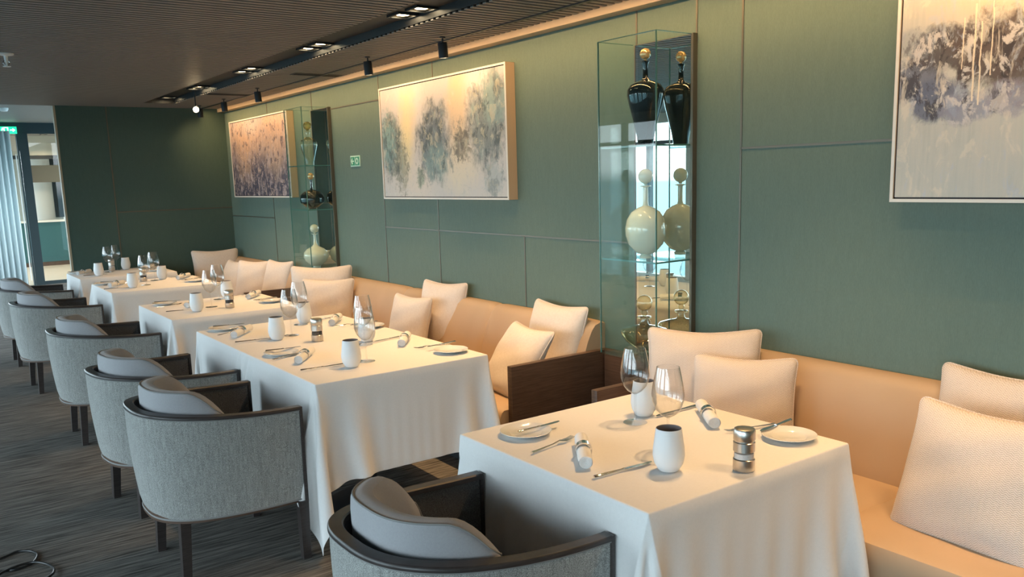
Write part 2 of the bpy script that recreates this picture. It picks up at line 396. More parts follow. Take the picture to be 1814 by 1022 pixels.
b.tube([(.022,-.023,-.006),(.005,-.023,-.024),(-.012,-.023,-.024)], .006, M['exit_white'], 6); b.tube([(.05,-.023,.010),(.03,-.023,.018),(.010,-.023,.006)], .005, M['exit_white'], 6)
b.build('pictogram', t)
t = thing('wall_sign', 'small green and white assembly sign on the green wall', 'sign', (WX, 6.445, 1.762))
b = MB(); b.box(-.006,-.0005,-.088,.088,-.044,.044,M['mint_sign'],.001); b.build('sign_plate', t)
b = MB()
b.box(-.009,-.0065,.010,.076,-.034,.034,M['green_sign']); b.box(-.009,-.0065,-.076,-.004,-.034,.034,M['green_sign'])
b.build('sign_field', t)
b = MB()   # arrow pointing away, circle on the nearer half
b.prism([(.070,0),(.046,.026),(.036,.018),(.048,.006),(.016,.006),(.016,-.006),(.048,-.006),(.036,-.018),(.046,-.026)], 'x', -.011, -.0092, M['mint_sign']); b.build('arrow', t)
b = MB(); b.lathe([(.014,-.001),(.026,-.001),(.026,.001),(.014,.001)], M['mint_sign'], 24, mtx=Matrix.Translation((-.0102,-.040,0)) @ Matrix.Rotation(PI/2,4,'Y'))
b.build('circle_mark', t)
t = thing('sprinkler_head', 'white ceiling sprinkler head hanging below the dark slats', 'sprinkler', (.66, 6.14, CZ))
b = MB(); b.lathe([(0,0),(.045,0),(.045,-.008),(.018,-.014),(0,-.014)], M['white'], 24); b.build('escutcheon', t)
b = MB(); b.lathe([(0,-.012),(.012,-.012),(.010,-.05),(.006,-.055),(.006,-.075),(0,-.075)], M['white'], 16); b.lathe([(0,-.075),(.022,-.075),(.022,-.079),(0,-.079)], M['white'], 16)
for s_ in (-1,1): b.tube([(s_*.010,0,-.04),(s_*.02,0,-.055),(s_*.006,0,-.073)], .003, M['chrome'], 6)
b.build('nozzle', t)
b = MB(); b.lathe([(0,0),(.055,0),(.055,-.02),(.04,-.045),(0,-.05)], M['white'], 28)
tag(b.build('smoke_detector', loc=(1.36, 13.6, 2.72)), 'round white smoke detector on the ceiling near the exit sign', 'smoke detector')

for vx0, vx1, vy, lab in ((2.60,2.99,6.42,'nearer narrow dark air slot across the ceiling slats by the wall'),(2.44,2.84,8.10,'farther narrow dark air slot across the ceiling slats by the wall')):
    t = thing('ceiling_vent', lab, 'vent', ((vx0+vx1)/2, vy, CZ), 0, 'air slots in the slatted ceiling'); hw = (vx1-vx0)/2
    b = MB(); b.box(-hw, hw, -.06, .06, -.004, -.0005, M['slot']); b.build('vent_plate', t)
    b = MB(); b.box(-hw+.01, hw-.01, -.035, .035, -.0055, -.0045, M['void']); b.build('vent_opening', t)

# ------------------------------------------------------------------ downlights in the slot and hanging spotlights
def spot(name, loc, target, power, size, blend, col=WARM, rad=.02, parent=None):
    l = bpy.data.lights.new(name, 'SPOT'); l.energy = power; l.spot_size = math.radians(size); l.spot_blend = blend; l.color = col; l.shadow_soft_size = rad
    o = bpy.data.objects.new(name, l); COL.objects.link(o); o.location = loc
    d = Vector(target)-Vector(loc); o.rotation_euler = d.to_track_quat('-Z', 'Y').to_euler()
    return o
dl = None
def downlight_proto(loc, label, group):
    t = thing('downlight', label, 'downlight', loc, 0, group)
    b = MB(); R_ = .058
    for s_ in (-1,1):
        b.box(s_*R_-.006, s_*R_+.006, -R_-.006, R_+.006, -.012, .0, M['black_metal']); b.box(-R_, R_, s_*R_-.006, s_*R_+.006, -.012, .0, M['black_metal'])
    b.build('trim_frame', t)
    b = MB(); b.lathe([(.052,-.004),(.030,-.001),(.028,-.0005)], M['gold_cone'], 28); b.build('reflector', t)
    b = MB(); b.lathe([(0,-.003),(.034,-.003),(.034,-.001),(0,-.001)], M['bulb'], 24); b.build('lens', t)
    return t
DLY = [-2.1,-1.9,-.8,-.6,.5,.7,1.8,2.0,3.12,3.32,4.02,4.22,5.32,5.52,6.62,6.84,7.99,8.15]
place = {4.02:'nearest of the lit ceiling downlights in view, in the slatted ceiling slot',4.22:'lit downlight just behind the nearest one in the ceiling slot',
 5.32:'nearer lit downlight of the second pair in the ceiling slot',5.52:'farther lit downlight of the second pair in the ceiling slot',
 6.62:'nearer lit downlight of the third pair along the ceiling slot',6.84:'farther lit downlight of the third pair along the ceiling slot',
 7.99:'nearer lit downlight of the fourth pair, near the far end of the slot',8.15:'farther lit downlight of the fourth pair, near the far end of the slot'}
DLX = 2.36
for y in DLY:
    lab = place.get(y, 'lit downlight in the ceiling slot overhead, before the ones in view')
    if dl is None: dl = downlight_proto((DLX, y, CZ+.055), lab, 'downlights in the ceiling slot')
    else: dup(dl, (DLX, y, CZ+.055), 0, lab)
    spot('downlight_beam', (DLX, y, CZ+.03), (DLX-.20, y, 0), DOWN, 88, 1., rad=.022)
t9 = dup(dl, (DLX-.02, 9.02, CZ+.055), 0, 'single lit downlight glowing at the far end of the ceiling slot')
spot('downlight_beam', (DLX-.02, 9.02, CZ+.03), (DLX-.3, 9.02, 0), DOWN*.5, 80, 1., rad=.022)

def track_spot(loc, target, label, group='black spotlights hanging along the wall', rod=.035, power=WASH, size=96, blend=1., aim=.12):
    t = thing('hanging_spotlight', label, 'spotlight', loc, 0, group)
    d = (Vector(target)-Vector(loc)-Vector((0,0,-rod-.03))).normalized()
    b = MB(); b.lathe([(0,0),(.018,0),(.018,-.006),(.005,-.008),(.005,-rod-.012),(0,-rod-.012)], M['black_metal'], 14); b.build('stem', t)
    hd = Vector((d.x*aim, d.y*aim, -1)).normalized() if aim is not None else d
    p = Vector((0,0,-rod-.035)); q = hd.to_track_quat('-Z','Y').to_matrix().to_4x4()
    tilt = Matrix.Translation(p) @ q
    b = MB(); b.lathe([(0,.04),(.026,.04),(.029,.034),(.029,-.05),(.025,-.05),(.025,-.038),(0,-.038)], M['black_metal'], 28, mtx=tilt); b.build('lamp_housing', t)
    b = MB(); b.lathe([(0,-.041),(.024,-.041),(.024,-.0385),(0,-.0385)], M['bulb'], 20, mtx=tilt); b.build('lens', t)
    gl = Vector(loc)+p+hd*.052
    spot('spotlight_beam', gl, target, power, size, blend, rad=.02)
    return t
track_spot((2.76,4.47,CZ),(3.1,4.62,2.05),'vertical black spotlight hanging nearest above the large middle painting')
track_spot((2.72,5.38,CZ),(3.1,5.45,2.05),'tilted black spotlight hanging above the far half of the middle painting')
track_spot((2.70,7.49,CZ),(3.1,7.60,2.05),'black spotlight hanging in front of the far glass display case')
track_spot((2.73,8.53,CZ),(3.1,8.80,2.05),'farthest black spotlight hanging near the corner of the two green walls')
track_spot((2.72,9.30,CZ),(2.85,9.7,2.0),'black spotlight in the far corner that lights the dark green end wall', power=WASH*1.6)
for yy in (1.35, .3):
    track_spot((2.72,yy,CZ),(3.1,yy+.06,2.0),'black spotlight hanging above the pale painting, outside the frame of the photo')
l = bpy.data.lights.new('added_wall_wash', 'AREA'); l.shape = 'RECTANGLE'; l.size = .02; l.size_y = 11.4; l.energy = STRIP; l.color = (1., .56, .23); l.spread = math.radians(130)  # strip added for the even warm light along the wall top
o = bpy.data.objects.new('added_wall_wash', l); COL.objects.link(o); o.location = (2.84, 3.95, CZ-.0065)
q = Vector((.62,0,-.80)).to_track_quat('-Z','Y'); o.rotation_euler = (0, -math.atan2(.62,.80), 0)
for k_, (lx, ly, pw) in enumerate(((2.6,19.6,60),(3.4,18.0,60),(1.2,18.2,60),(.9,13.0,35))):
    dup(dl, (lx, ly, 2.718), 0, ('lit ceiling downlight above the counter beyond the glass doors','added ceiling downlight brightening the room behind the glass doors','added ceiling downlight brightening behind the curtain by the glass doors','added downlight in the high ceiling brightening the space before the glass doors')[k_], 'downlights around the glass doors')
    spot('downlight_beam', (lx, ly, 2.68), (lx, ly+.1, 0), pw, 140, .8, (1.,.82,.6))  # all but the lamp over the counter added to brighten the lobby
track_spot((2.27,7.88,CZ),(0.,0.,1.2),'spotlight on a long rod with its glowing lens turned towards the room', None, rod=.125, power=.25, size=80, aim=None)

b = MB(); b.box(2.826, 2.854, -1.75, 9.65, CZ-.0055, CZ-.0005, M['black_metal']); tag(b.build('added_wash_bar'), 'added thin black bar under the ceiling slats, housing the added wall light', 'added light fitting')  # housing bar made up to go with the added strip light

# ------------------------------------------------------------------ tables and cloths
def cloth_sim(wx, wy, drop, zt, pleat=False, steps=260, iters=14, seed=1):
    """lets a square linen cloth fall over a table top; returns vertices and faces (centred on the table)"""
    rs = np.random.RandomState(seed); h = .029
    no = int(round(drop/h)); h = drop/no
    def axis(w):
        inner = np.linspace(-w/2, w/2, int(round(w/h))+1)
        return np.concatenate([-w/2-h*np.arange(no, 0, -1), inner, w/2+h*np.arange(1, no+1)])
    X = axis(wx); Y = axis(wy); nx, ny = len(X), len(Y); hx = hy = h
    P = np.zeros((nx, ny, 3)); P[..., 0] = X[:, None]; P[..., 1] = Y[None, :]; P[..., 2] = zt
    fixed = (np.abs(P[..., 0]) <= wx/2+.001) & (np.abs(P[..., 1]) <= wy/2+.001)
    P[~fixed] += rs.normal(0, .0012, (int((~fixed).sum()), 3))
    W = np.where(fixed, 0., 1.)[..., None]
    rx = np.empty((nx, ny)); rx[:-1] = np.diff(X)[:, None]; rx[-1] = h
    ry = np.empty((nx, ny)); ry[:, :-1] = np.diff(Y)[None, :]; ry[:, -1] = h
    if pleat:      # the two overlapping cloths leave slack at the middle of the chair side
        out = np.clip((-wx/2-P[..., 0])/drop, 0, 1); near = np.clip(1-np.abs(P[..., 1])/.13, 0, 1)
        ry = ry*(1+1.5*np.clip(out*3, 0, 1)*(near > 0))
    cons = []
    def add(di, dj, rest, k):
        for par in (0, 1):
            for par2 in ((0, 1) if dj and di else (0,)):
                pass
        I, J = np.meshgrid(np.arange(nx-di), np.arange(max(0, -dj), ny-max(0, dj)), indexing='ij')
        if di: key = (I//di) % 2
        else: key = (J//dj) % 2
        for par in (0, 1):
            mk = key == par; a = (I[mk], J[mk]); c = (I[mk]+di, J[mk]+dj)
            wa, wc = W[a], W[c]; s_ = wa+wc; ok = s_[:, 0] > 0
            a = (a[0][ok], a[1][ok]); c = (c[0][ok], c[1][ok]); wa, wc, s_ = wa[ok], wc[ok], s_[ok]
            r = rest if np.isscalar(rest) else rest[a][:, None]
            cons.append((a, c, wa/s_*k, wc/s_*k, r))
    add(1, 0, rx, 1.); add(0, 1, ry, 1.); dg = math.hypot(hx, hy); add(1, 1, dg, .12); add(1, -1, dg, .12); add(2, 0, 2*hx, .25)
    if not pleat: add(0, 2, 2*hy, .25)
    V = np.zeros_like(P); dt = .02; ex, ey = wx/2+.004, wy/2+.004
    for st in range(steps):
        V[..., 2] -= 9.8*dt*W[..., 0]; V *= .93 if st < steps*.7 else .85
        Q = P+V*dt*W
        for it in range(iters):
            for a, c, ka, kc, r in cons:
                d = Q[c]-Q[a]; L = np.sqrt((d*d).sum(1))[:, None]+1e-9; g = d*(1-r/L)
                Q[a] += ka*g; Q[c] -= kc*g
            ins = (np.abs(Q[..., 0]) < ex) & (np.abs(Q[..., 1]) < ey) & (Q[..., 2] < zt) & ~fixed
            if ins.any():
                px = ex-np.abs(Q[..., 0]); py = ey-np.abs(Q[..., 1]); pz = zt-Q[..., 2]
                tz = ins & (pz <= np.minimum(px, py)); tx = ins & ~tz & (px <= py); ty = ins & ~tz & ~tx
                Q[..., 2][tz] = zt
                Q[..., 0][tx] = np.sign(Q[..., 0][tx])*ex; Q[..., 1][ty] = np.sign(Q[..., 1][ty])*ey
        V = (Q-P)/dt; P = Q
    return P
def cloth_object(P, name, loc, label, group, rotz=0):
    me = bpy.data.meshes.new(name)
    # tight support rows just inside the table edge keep the fold over the edge crisp
    inner = P[..., 2] > ZT-.0005
    ii = np.where(inner.any(1))[0]; jj = np.where(inner.any(0))[0]
    def ins(P, k, ax, f):
        a = np.take(P, k, ax); c = np.take(P, k+1, ax); return np.insert(P, k+1, a+(c-a)*f, axis=ax)
    i0, i1, j0, j1 = ii[0], ii[-1], jj[0], jj[-1]
    P = ins(P, i1, 0, .22); P = ins(P, i1-1, 0, .75); P = ins(P, i0, 0, .25); P = ins(P, i0-1, 0, .78)
    P = ins(P, j1, 1, .22); P = ins(P, j1-1, 1, .75); P = ins(P, j0, 1, .25); P = ins(P, j0-1, 1, .78)
    nx, ny = P.shape[:2]
    idx = np.arange(nx*ny).reshape(nx, ny)
    f = np.stack([idx[:-1,:-1], idx[1:,:-1], idx[1:,1:], idx[:-1,1:]], -1).reshape(-1, 4)
    me.from_pydata(P.reshape(-1, 3).tolist(), [], f.tolist()); me.materials.append(M['linen'])
    for p in me.polygons: p.use_smooth = True
    o = bpy.data.objects.new(name, me); COL.objects.link(o); o.location = loc; o.rotation_euler.z = rotz
    s_ = o.modifiers.new('Solidify', 'SOLIDIFY'); s_.thickness = .0022; s_.offset = -1
    s2 = o.modifiers.new('Subdivision', 'SUBSURF'); s2.levels = 1; s2.render_levels = 2
    return tag(o, label, 'tablecloth', group)
ZT = .762
def table(cx, cy, wx, wy, label):
    t = thing('dining_table', label, 'table', (cx, cy, 0), 0, 'dining tables under white cloths')
    b = MB(); b.box(-wx/2+.014, wx/2-.014, -wy/2+.014, wy/2-.014, ZT-.035, ZT-.006, M['walnut'], .008); b.build('tabletop', t)
    for s_ in ((-1, 1) if wy > 1 else (0,)):
        b = MB(); b.lathe([(0,.02),(.03,.02),(.03,ZT-.036),(0,ZT-.036)], M['black_metal'], 24, (0, s_*.43, 0)); b.build('pedestal', t)
        b = MB(); b.lathe([(0,0),(.23,0),(.23,.008),(.04,.022),(0,.022)], M['black_metal'], 36, (0, s_*.43, 0)); b.build('base', t)
    return t
TX0, TX1 = 1.338, 2.218; TCX = (TX0+TX1)/2; TW = TX1-TX0
tabs = [(1.858, 1.866, .862, .875), (TCX, 4.165, TW, 1.735), (TCX, 6.03, TW, .90), (TCX, 7.86, TW, .86), (TCX-.01, 9.195, TW, .77)]
tnames = ['nearest square table', 'long table for four, second from the camera', 'table third from the camera', 'table fourth from the camera', 'farthest table before the dark green wall']
P1 = cloth_sim(.875, .875, .422, ZT, seed=3); P2 = cloth_sim(TW, 1.735, .422, ZT, pleat=True, seed=5)
for k, (cx, cy, wx, wy) in enumerate(tabs):
    table(cx, cy, wx, wy, 'dark pedestal table under the white cloth, the '+tnames[k])
    Q = P2.copy() if k == 1 else P1.copy()
    if k != 1:
        Q[..., 0] *= wx/.875; Q[..., 1] *= wy/.875
        if k % 2: Q = Q[:, ::-1].copy(); Q[..., 1] *= -1
    cloth_object(Q, 'tablecloth', (cx, cy, 0), 'white linen tablecloth draped over the '+tnames[k], 'white tablecloths')

# ------------------------------------------------------------------ armchairs
def shell_pt(phi, ax, ay, ex=2.75):
    c, s_ = math.cos(phi), math.sin(phi)
    return (-ax*abs(c)**(2/ex), ay*math.copysign(abs(s_)**(2/ex), s_))
def make_chair(loc, label, group):
    """origin on the floor midway between the arm tips, seat opens to +x"""
    t = thing('tub_armchair', label, 'armchair', loc, 0, group)
    A, B = .605, .325; n_ = 56; ph = [-PI/2+PI*k/n_ for k in range(n_+1)]
    def U(da, db, zf, extra=.0):
        return [(shell_pt(p, A-da, B-db)[0], shell_pt(p, A-da, B-db)[1], zf(p)) for p in ph]
    zr = lambda p: .672+.046*math.cos(p)**1.2
    zb = lambda p: .268
    tp = .030   # how much the shell narrows towards its foot
    # wooden rim: a bar of rounded rectangle section swept along the U
    sec = [(0,-.004),(.001,.001),(.004,.004),(.036,.004),(.040,0),(.041,-.010),(.041,-.014),(0,-.010)]
    b = MB(); P = [[(*shell_pt(p, A-d, B-d), zr(p)+z) for d, z in sec+[sec[0]]] for p in ph]
    b.grid(P, M['rim_wood']);
    for sgn in (-1, 1):   # front posts of the arms
        y1 = sgn*B; y0 = sgn*(B-.040)
        b.box(-.004, .010, min(y0,y1), max(y0,y1), .255, .6755, M['rim_wood'], .002)
    b.build('rim', t)
    b = MB(); P = []
    for p in ph:
        row = []
        for k in range(9):
            u = k/8; z = zb(p)+(zr(p)-.009-zb(p))*u; d = .004+tp*(1-u)**1.3-.006*math.sin(PI*u)
            if k == 0: d += .006
            row.append((*shell_pt(p, A-d, B-.004-.3*tp*(1-u)**1.3+.0*d), z))
        P.append(row)
    b.grid(P, M['tweed']); b.build('outer_upholstery', t)
    b = MB(); P = []
    for p in ph:
        P.append([(*shell_pt(p, A-.036-tp*(1-u)*.8, B-.036),   .262+(zr(p)-.012-.262)*u) for u in (0,.25,.5,.75,1)])
    b.grid(P, M['tweed_in']); b.build('inner_upholstery', t)
    b = MB(); P = U(.037, .014, lambda p: .270); b.tube(P, .0045, M['piping'], 6); b.build('bottom_piping', t)
    b = MB(); P = U(.003, .003, lambda p: zr(p)-.012); b.tube(P, .003, M['piping'], 6); b.build('rim_piping', t)
    b = MB(); pl = [shell_pt(p, A-.035, B-.02) for p in ph]; b.prism(pl, 'z', .255, .285, M['walnut']); b.build('seat_frame', t)
    b = MB(); pl = [shell_pt(p, A-.075, B-.045) for p in ph]; b.prism(pl, 'z', .286, .445, M['tweed_in'], .022, 4); b.build('seat_cushion', t)
    # curved back pad
    b = MB(); P = []; m_ = 34; lim = math.radians(63)
    for k in range(m_+1):
        u = -1+2*k/m_; p = lim*u*1.0; e_ = abs(u)
        top = .795-.012*e_**2-.105*max(0,(e_-.66)/.34)**2
        bot = .50; th = .078*(1-.15*e_**2); r = .022
        zc = [(.006,bot),(.002,top-.045),(.004,top-.014),(.010,top-.004),(th*.45,top+.002),(th*.8,top-.006),(th,top-.028),(th+.018,top-.085),(th+.03,.58),(th,bot)]
        sh = 1-.0*e_
        P.append([(*shell_pt(p, A-.060-d*sh, B-.044-d*sh*.85), z) for d, z in zc])
    b.grid(P, M['pad'])
    for end in (P[0], P[-1]):
        c_ = Vector((0,0,0));
        for q in end: c_ += Vector(q)
        c_ /= len(end); bb = bmesh.new(); cv = bb.verts.new(c_); vs = [bb.verts.new(q) for q in end]
        for i in range(len(vs)-1): bb.faces.new((cv, vs[i], vs[i+1]))
        b.merge(bb, M['pad'], True)
    pad = b.build('back_cushion', t)
    b = MB(); pp = [Vector(q) for q in P[0][8:3:-1]]+[Vector(q[3])+Vector((0,0,.001)) for q in P[1:-1]]+[Vector(q) for q in P[-1][3:9]]
    b.tube(pp, .0028, M['piping'], 6)
    b.build('piping', pad)
    for (x_, y_, dx, dy) in ((-.012,.303,.0,.0),(-.012,-.303,.0,.0),(-.47,.185,-.015,.01),(-.47,-.185,-.015,-.01)):
        b = MB(); s_ = .021; f = .017; bb = bmesh.new()
        T = [bb.verts.new((x_+sx*s_, y_+sy*s_, .262)) for sx, sy in ((-1,-1),(1,-1),(1,1),(-1,1))]
        F = [bb.verts.new((x_+dx+sx*f, y_+dy+sy*f, 0)) for sx, sy in ((-1,-1),(1,-1),(1,1),(-1,1))]
        bb.faces.new(T[::-1]); bb.faces.new(F)
        for i in range(4): bb.faces.new((T[i], T[(i+1) % 4], F[(i+1) % 4], F[i]))
        bmesh.ops.recalc_face_normals(bb, faces=bb.faces); b.merge(bb, M['rim_wood']); b.build('leg', t)
    return t
G = 'grey tub armchairs along the tables'
ch = make_chair((1.398, 1.855, 0), 'grey tub armchair in the foreground at the nearest square table', G)
dup(ch, (1.265, 3.635, 0), math.radians(1), 'grey tub armchair at the near end of the long table for four', G)
dup(ch, (1.262, 4.53, 0), math.radians(7), 'grey tub armchair at the far end of the long table for four', G)
dup(ch, (1.280, 5.99, 0), math.radians(0), 'grey tub armchair drawn up to the third table from the camera', G)
dup(ch, (1.245, 7.76, 0), math.radians(2), 'grey tub armchair drawn up to the fourth table from the camera', G)
dup(ch, (1.245, 9.08, 0), math.radians(0), 'grey tub armchair at the farthest table, cut off at the photo edge', G)

# ------------------------------------------------------------------ banquette sofas
def sofa(y0, y1, seams, label, arms, seat_seams):
    t = thing('banquette_sofa', label, 'sofa', (0, (y0+y1)/2, 0), 0, 'tan leather banquettes along the wall'); cy = (y0+y1)/2
    prof = [(3.098,.30),(3.098,.800),(3.045,.806),(3.010,.795),(2.985,.768),(2.955,.70),(2.925,.62),(2.90,.54),(2.88,.47),(2.87,.42),(2.87,.30)]
    ys = [y0]+list(seams)+[y1]
    for a, c in zip(ys, ys[1:]):
        P = []; m_ = 40
        for k in range(m_+1):
            u = k/m_; yy = a+(c-a)*u-cy; e_ = min(u, 1-u)*(c-a); ins = .010*math.exp(-(e_/.012)**2*.7)+.008*math.exp(-e_/.05)
            P.append([(px+(ins if 0 < i_ else 0)*(0 if px > 3.09 else 1), yy, pz-(ins*.6 if pz > .7 else 0)) for i_, (px, pz) in enumerate(prof)])
        b = MB(); b.grid(P, M['leather'])
        for end in (P[0], P[-1]):
            bb = bmesh.new(); bb.faces.new([bb.verts.new(q) for q in end]); b.merge(bb, M['leather'])
        b.build('back_section', t)
    sp_ = [(2.37,.30),(2.362,.33),(2.362,.395),(2.372,.420),(2.40,.432),(2.62,.437),(2.88,.430),(2.90,.30)]
    ys = [y0]+list(seat_seams)+[y1]
    for a, c in zip(ys, ys[1:]):
        P = []; m_ = 30
        for k in range(m_+1):
            u = k/m_; yy = a+(c-a)*u-cy; e_ = min(u, 1-u)*(c-a); ins = .010*math.exp(-(e_/.010)**2)+.004*math.exp(-e_/.05)
            P.append([(px+(ins if px < 2.4 else 0), yy, pz-(ins if pz > .35 else 0)) for px, pz in sp_])
        b = MB(); b.grid(P, M['leather'])
        for end in (P[0], P[-1]):
            bb = bmesh.new(); bb.faces.new([bb.verts.new(q) for q in end]); b.merge(bb, M['leather'])
        b.build('seat_section', t)
    b = MB(); b.box(2.40, 3.095, y0-cy, y1-cy, .10, .299, M['walnut']); b.box(2.46, 3.09, y0-cy+.03, y1-cy-.03, 0, .10, M['black_metal']); b.build('plinth', t)
    for ya, yb in arms:
        b = MB(); b.box(2.425, 3.096, ya-cy, yb-cy, .02, .65, M['walnut'], .003); b.build('arm_panel', t)
    return t
sofa(-1.2, 2.745, (0.15, 1.493), 'near tan leather banquette behind the nearest square table', ((2.747,2.785),), (.60,1.55))
sofa(3.435, 6.84, (4.40, 5.56), 'long tan leather banquette behind the tables, between the two glass cases', ((3.396,3.433),(6.842,6.88)), (4.45,5.6))
sofa(7.475, 9.66, (8.55,), 'far tan leather banquette in the corner beyond the far glass case', ((7.436,7.473),), (8.5,))

for y0, y1, lab in ((2.790,3.391,'dark walnut panel low on the wall between banquettes, under the near glass case'),(6.886,7.431,'dark walnut panel low on the wall between banquettes, under the far glass case')):
    b = MB(); b.box(3.050, 3.0985, y0, y1, 0, .652, M['walnut'], .003)
    tag(b.build('wall_panel'), lab, 'wall panel')

# ------------------------------------------------------------------ pillows
def pillow_bm(w, h, th, mt, seed, sag=.0):
    rs = random.Random(seed); n_ = 28; rc = .034; P = []; ph = rs.random()*6
    def side(sg):
        rows = []
        for i in range(n_+1):
            row = []
            for j in range(n_+1):
                u, v = -1+2*i/n_, -1+2*j/n_
                u = .55*u+.45*math.sin(PI/2*u); v = .55*v+.45*math.sin(PI/2*v)
                pin = 1-.065*(1-abs(v)**2.2)*abs(u)**2   # edges pull in between the corners
                pin2 = 1-.065*(1-abs(u)**2.2)*abs(v)**2
                x_ = w/2*u*pin; z_ = h/2*v*pin2
                cx, cz = w/2*pin-rc, h/2*pin2-rc   # rounded corners
                if abs(x_) > cx and abs(z_) > cz:
                    p_, q_ = (abs(x_)-cx)/rc, (abs(z_)-cz)/rc
                    x_ = math.copysign(cx+rc*p_*math.sqrt(max(0,1-q_*q_/2)), x_); z_ = math.copysign(cz+rc*q_*math.sqrt(max(0,1-p_*p_/2)), z_)
                f = max(0., (1-abs(u)**2.6))**.5*max(0., (1-abs(v)**2.6))**.5
                wr = 1+.05*math.sin(5*u+3*v+ph)+.035*math.sin(9*v-4*u+2*ph)
                y_ = sg*th/2*f*wr
                z_ -= sag*math.exp(-(u*1.6)**2)*max(0, v)**2
                row.append((x_, y_, z_))
            rows.append(row)
        return rows
    b = MB(); b.grid(side(-1), mt); b.grid(side(1), mt)
    # the faces right at the corners get a raised middle point so front and back never coincide
    bmesh.ops.poke(b.bm, faces=[f_ for f_ in b.bm.faces if sum(1 for v_ in f_.verts if abs(v_.co.y) < 1e-7) >= 3])
    bmesh.ops.remove_doubles(b.bm, verts=b.bm.verts, dist=.0006); bmesh.ops.recalc_face_normals(b.bm, faces=b.bm.faces)
    s_ = side(1); ring = [s_[i][0] for i in range(n_+1)]+[s_[n_][j] for j in range(1, n_+1)]+[s_[i][n_] for i in range(n_-1, -1, -1)]+[s_[0][j] for j in range(n_-1, 0, -1)]
    return b, ring
def pillow(w, h, th, top, yaw_deg, tilt_deg, label, mt, seed, group, sag=.01, rollz=0.):
    """top: centre of the pillow's upper edge; yaw: direction of the top edge, left to right as seen from its front"""
    t = thing('throw_pillow', label, 'pillow', (0,0,0), 0, group)
    b, ring = pillow_bm(w, h, th, mt, seed, sag); b.build('cover', t, autosmooth=False)
    b = MB(); b.tube(ring, .0030, mt, 6, closed=True, up=(0,1,0)); b.build('piping', t)
    R_ = Matrix.Rotation(math.radians(yaw_deg), 4, 'Z') @ Matrix.Rotation(math.radians(-tilt_deg), 4, 'X') @ Matrix.Rotation(math.radians(rollz), 4, 'Y')
    up = (Matrix.Rotation(math.radians(yaw_deg), 4, 'Z') @ Matrix.Rotation(math.radians(-tilt_deg), 4, 'X')) @ Vector((0,0,1))
    loc = Vector(top)-up*h/2; t.matrix_world = Matrix.Translation(loc) @ R_
    return t
H, L_ = M['cushion'], M['cushion_pale']
g1, g2, g3 = 'cream pillows on the near banquette', 'cream pillows on the long banquette', 'cream pillows on the far banquette'
pillow(.50,.50,.17,(2.845,2.50,.915),-52,16,'large cream herringbone pillow leaning in the corner beside the glass case', H, 1, g1)
pillow(.43,.41,.15,(2.81,2.245,.835),-58,16,'smaller cream woven pillow in front of the corner pillow by the nearest table', H, 2, g1)
pillow(.50,.47,.16,(3.02,1.275,.895),-91,14,'cream pillow at the back edge, partly hidden by the big pillow before it', H, 3, g1)
pillow(.50,.46,.17,(2.715,1.195,.835),-94,20,'big cream herringbone pillow in front on the near banquette seat, cut off right', H, 4, g1)
pillow(.50,.47,.16,(3.02,3.715,.885),-92,14,'larger cream pillow at the near end of the long banquette, by its wooden arm', L_, 5, g2)
pillow(.46,.43,.15,(2.78,3.66,.785),-98,34,'smaller cream pillow tilted back against the wooden arm of the long banquette', L_, 6, g2)
pillow(.46,.47,.15,(3.02,4.98,.905),-80,12,'tall cream pillow standing against the middle of the long banquette back', L_, 7, g2)
pillow(.43,.40,.14,(2.83,5.10,.815),-83,14,'small cream pillow left of and before the tall pillow in mid banquette', L_, 8, g2)
pillow(.53,.50,.16,(2.83,6.66,.915),-40,10,'cream pillow at the back at the far end of the long banquette', L_, 9, g2)
pillow(.46,.42,.14,(2.80,6.47,.825),-45,14,'cream pillow in front of another at the far end of the long banquette', L_, 10, g2)
pillow(.42,.42,.14,(2.86,8.90,.815),-80,22,'pale pillow leaning leftmost of the three together on the far banquette', L_, 11, g3)
pillow(.42,.42,.14,(2.88,8.42,.845),-58,16,'cream pillow in the middle of three together on the far banquette', L_, 12, g3)
pillow(.44,.44,.14,(2.98,7.98,.865),-78,16,'pale pillow nearest the glass case on the far banquette', L_, 13, g3)
pillow(.50,.46,.16,(2.80,9.50,.905),-8,14,'cream pillow propped upright against the dark green end wall', L_, 14, g3)

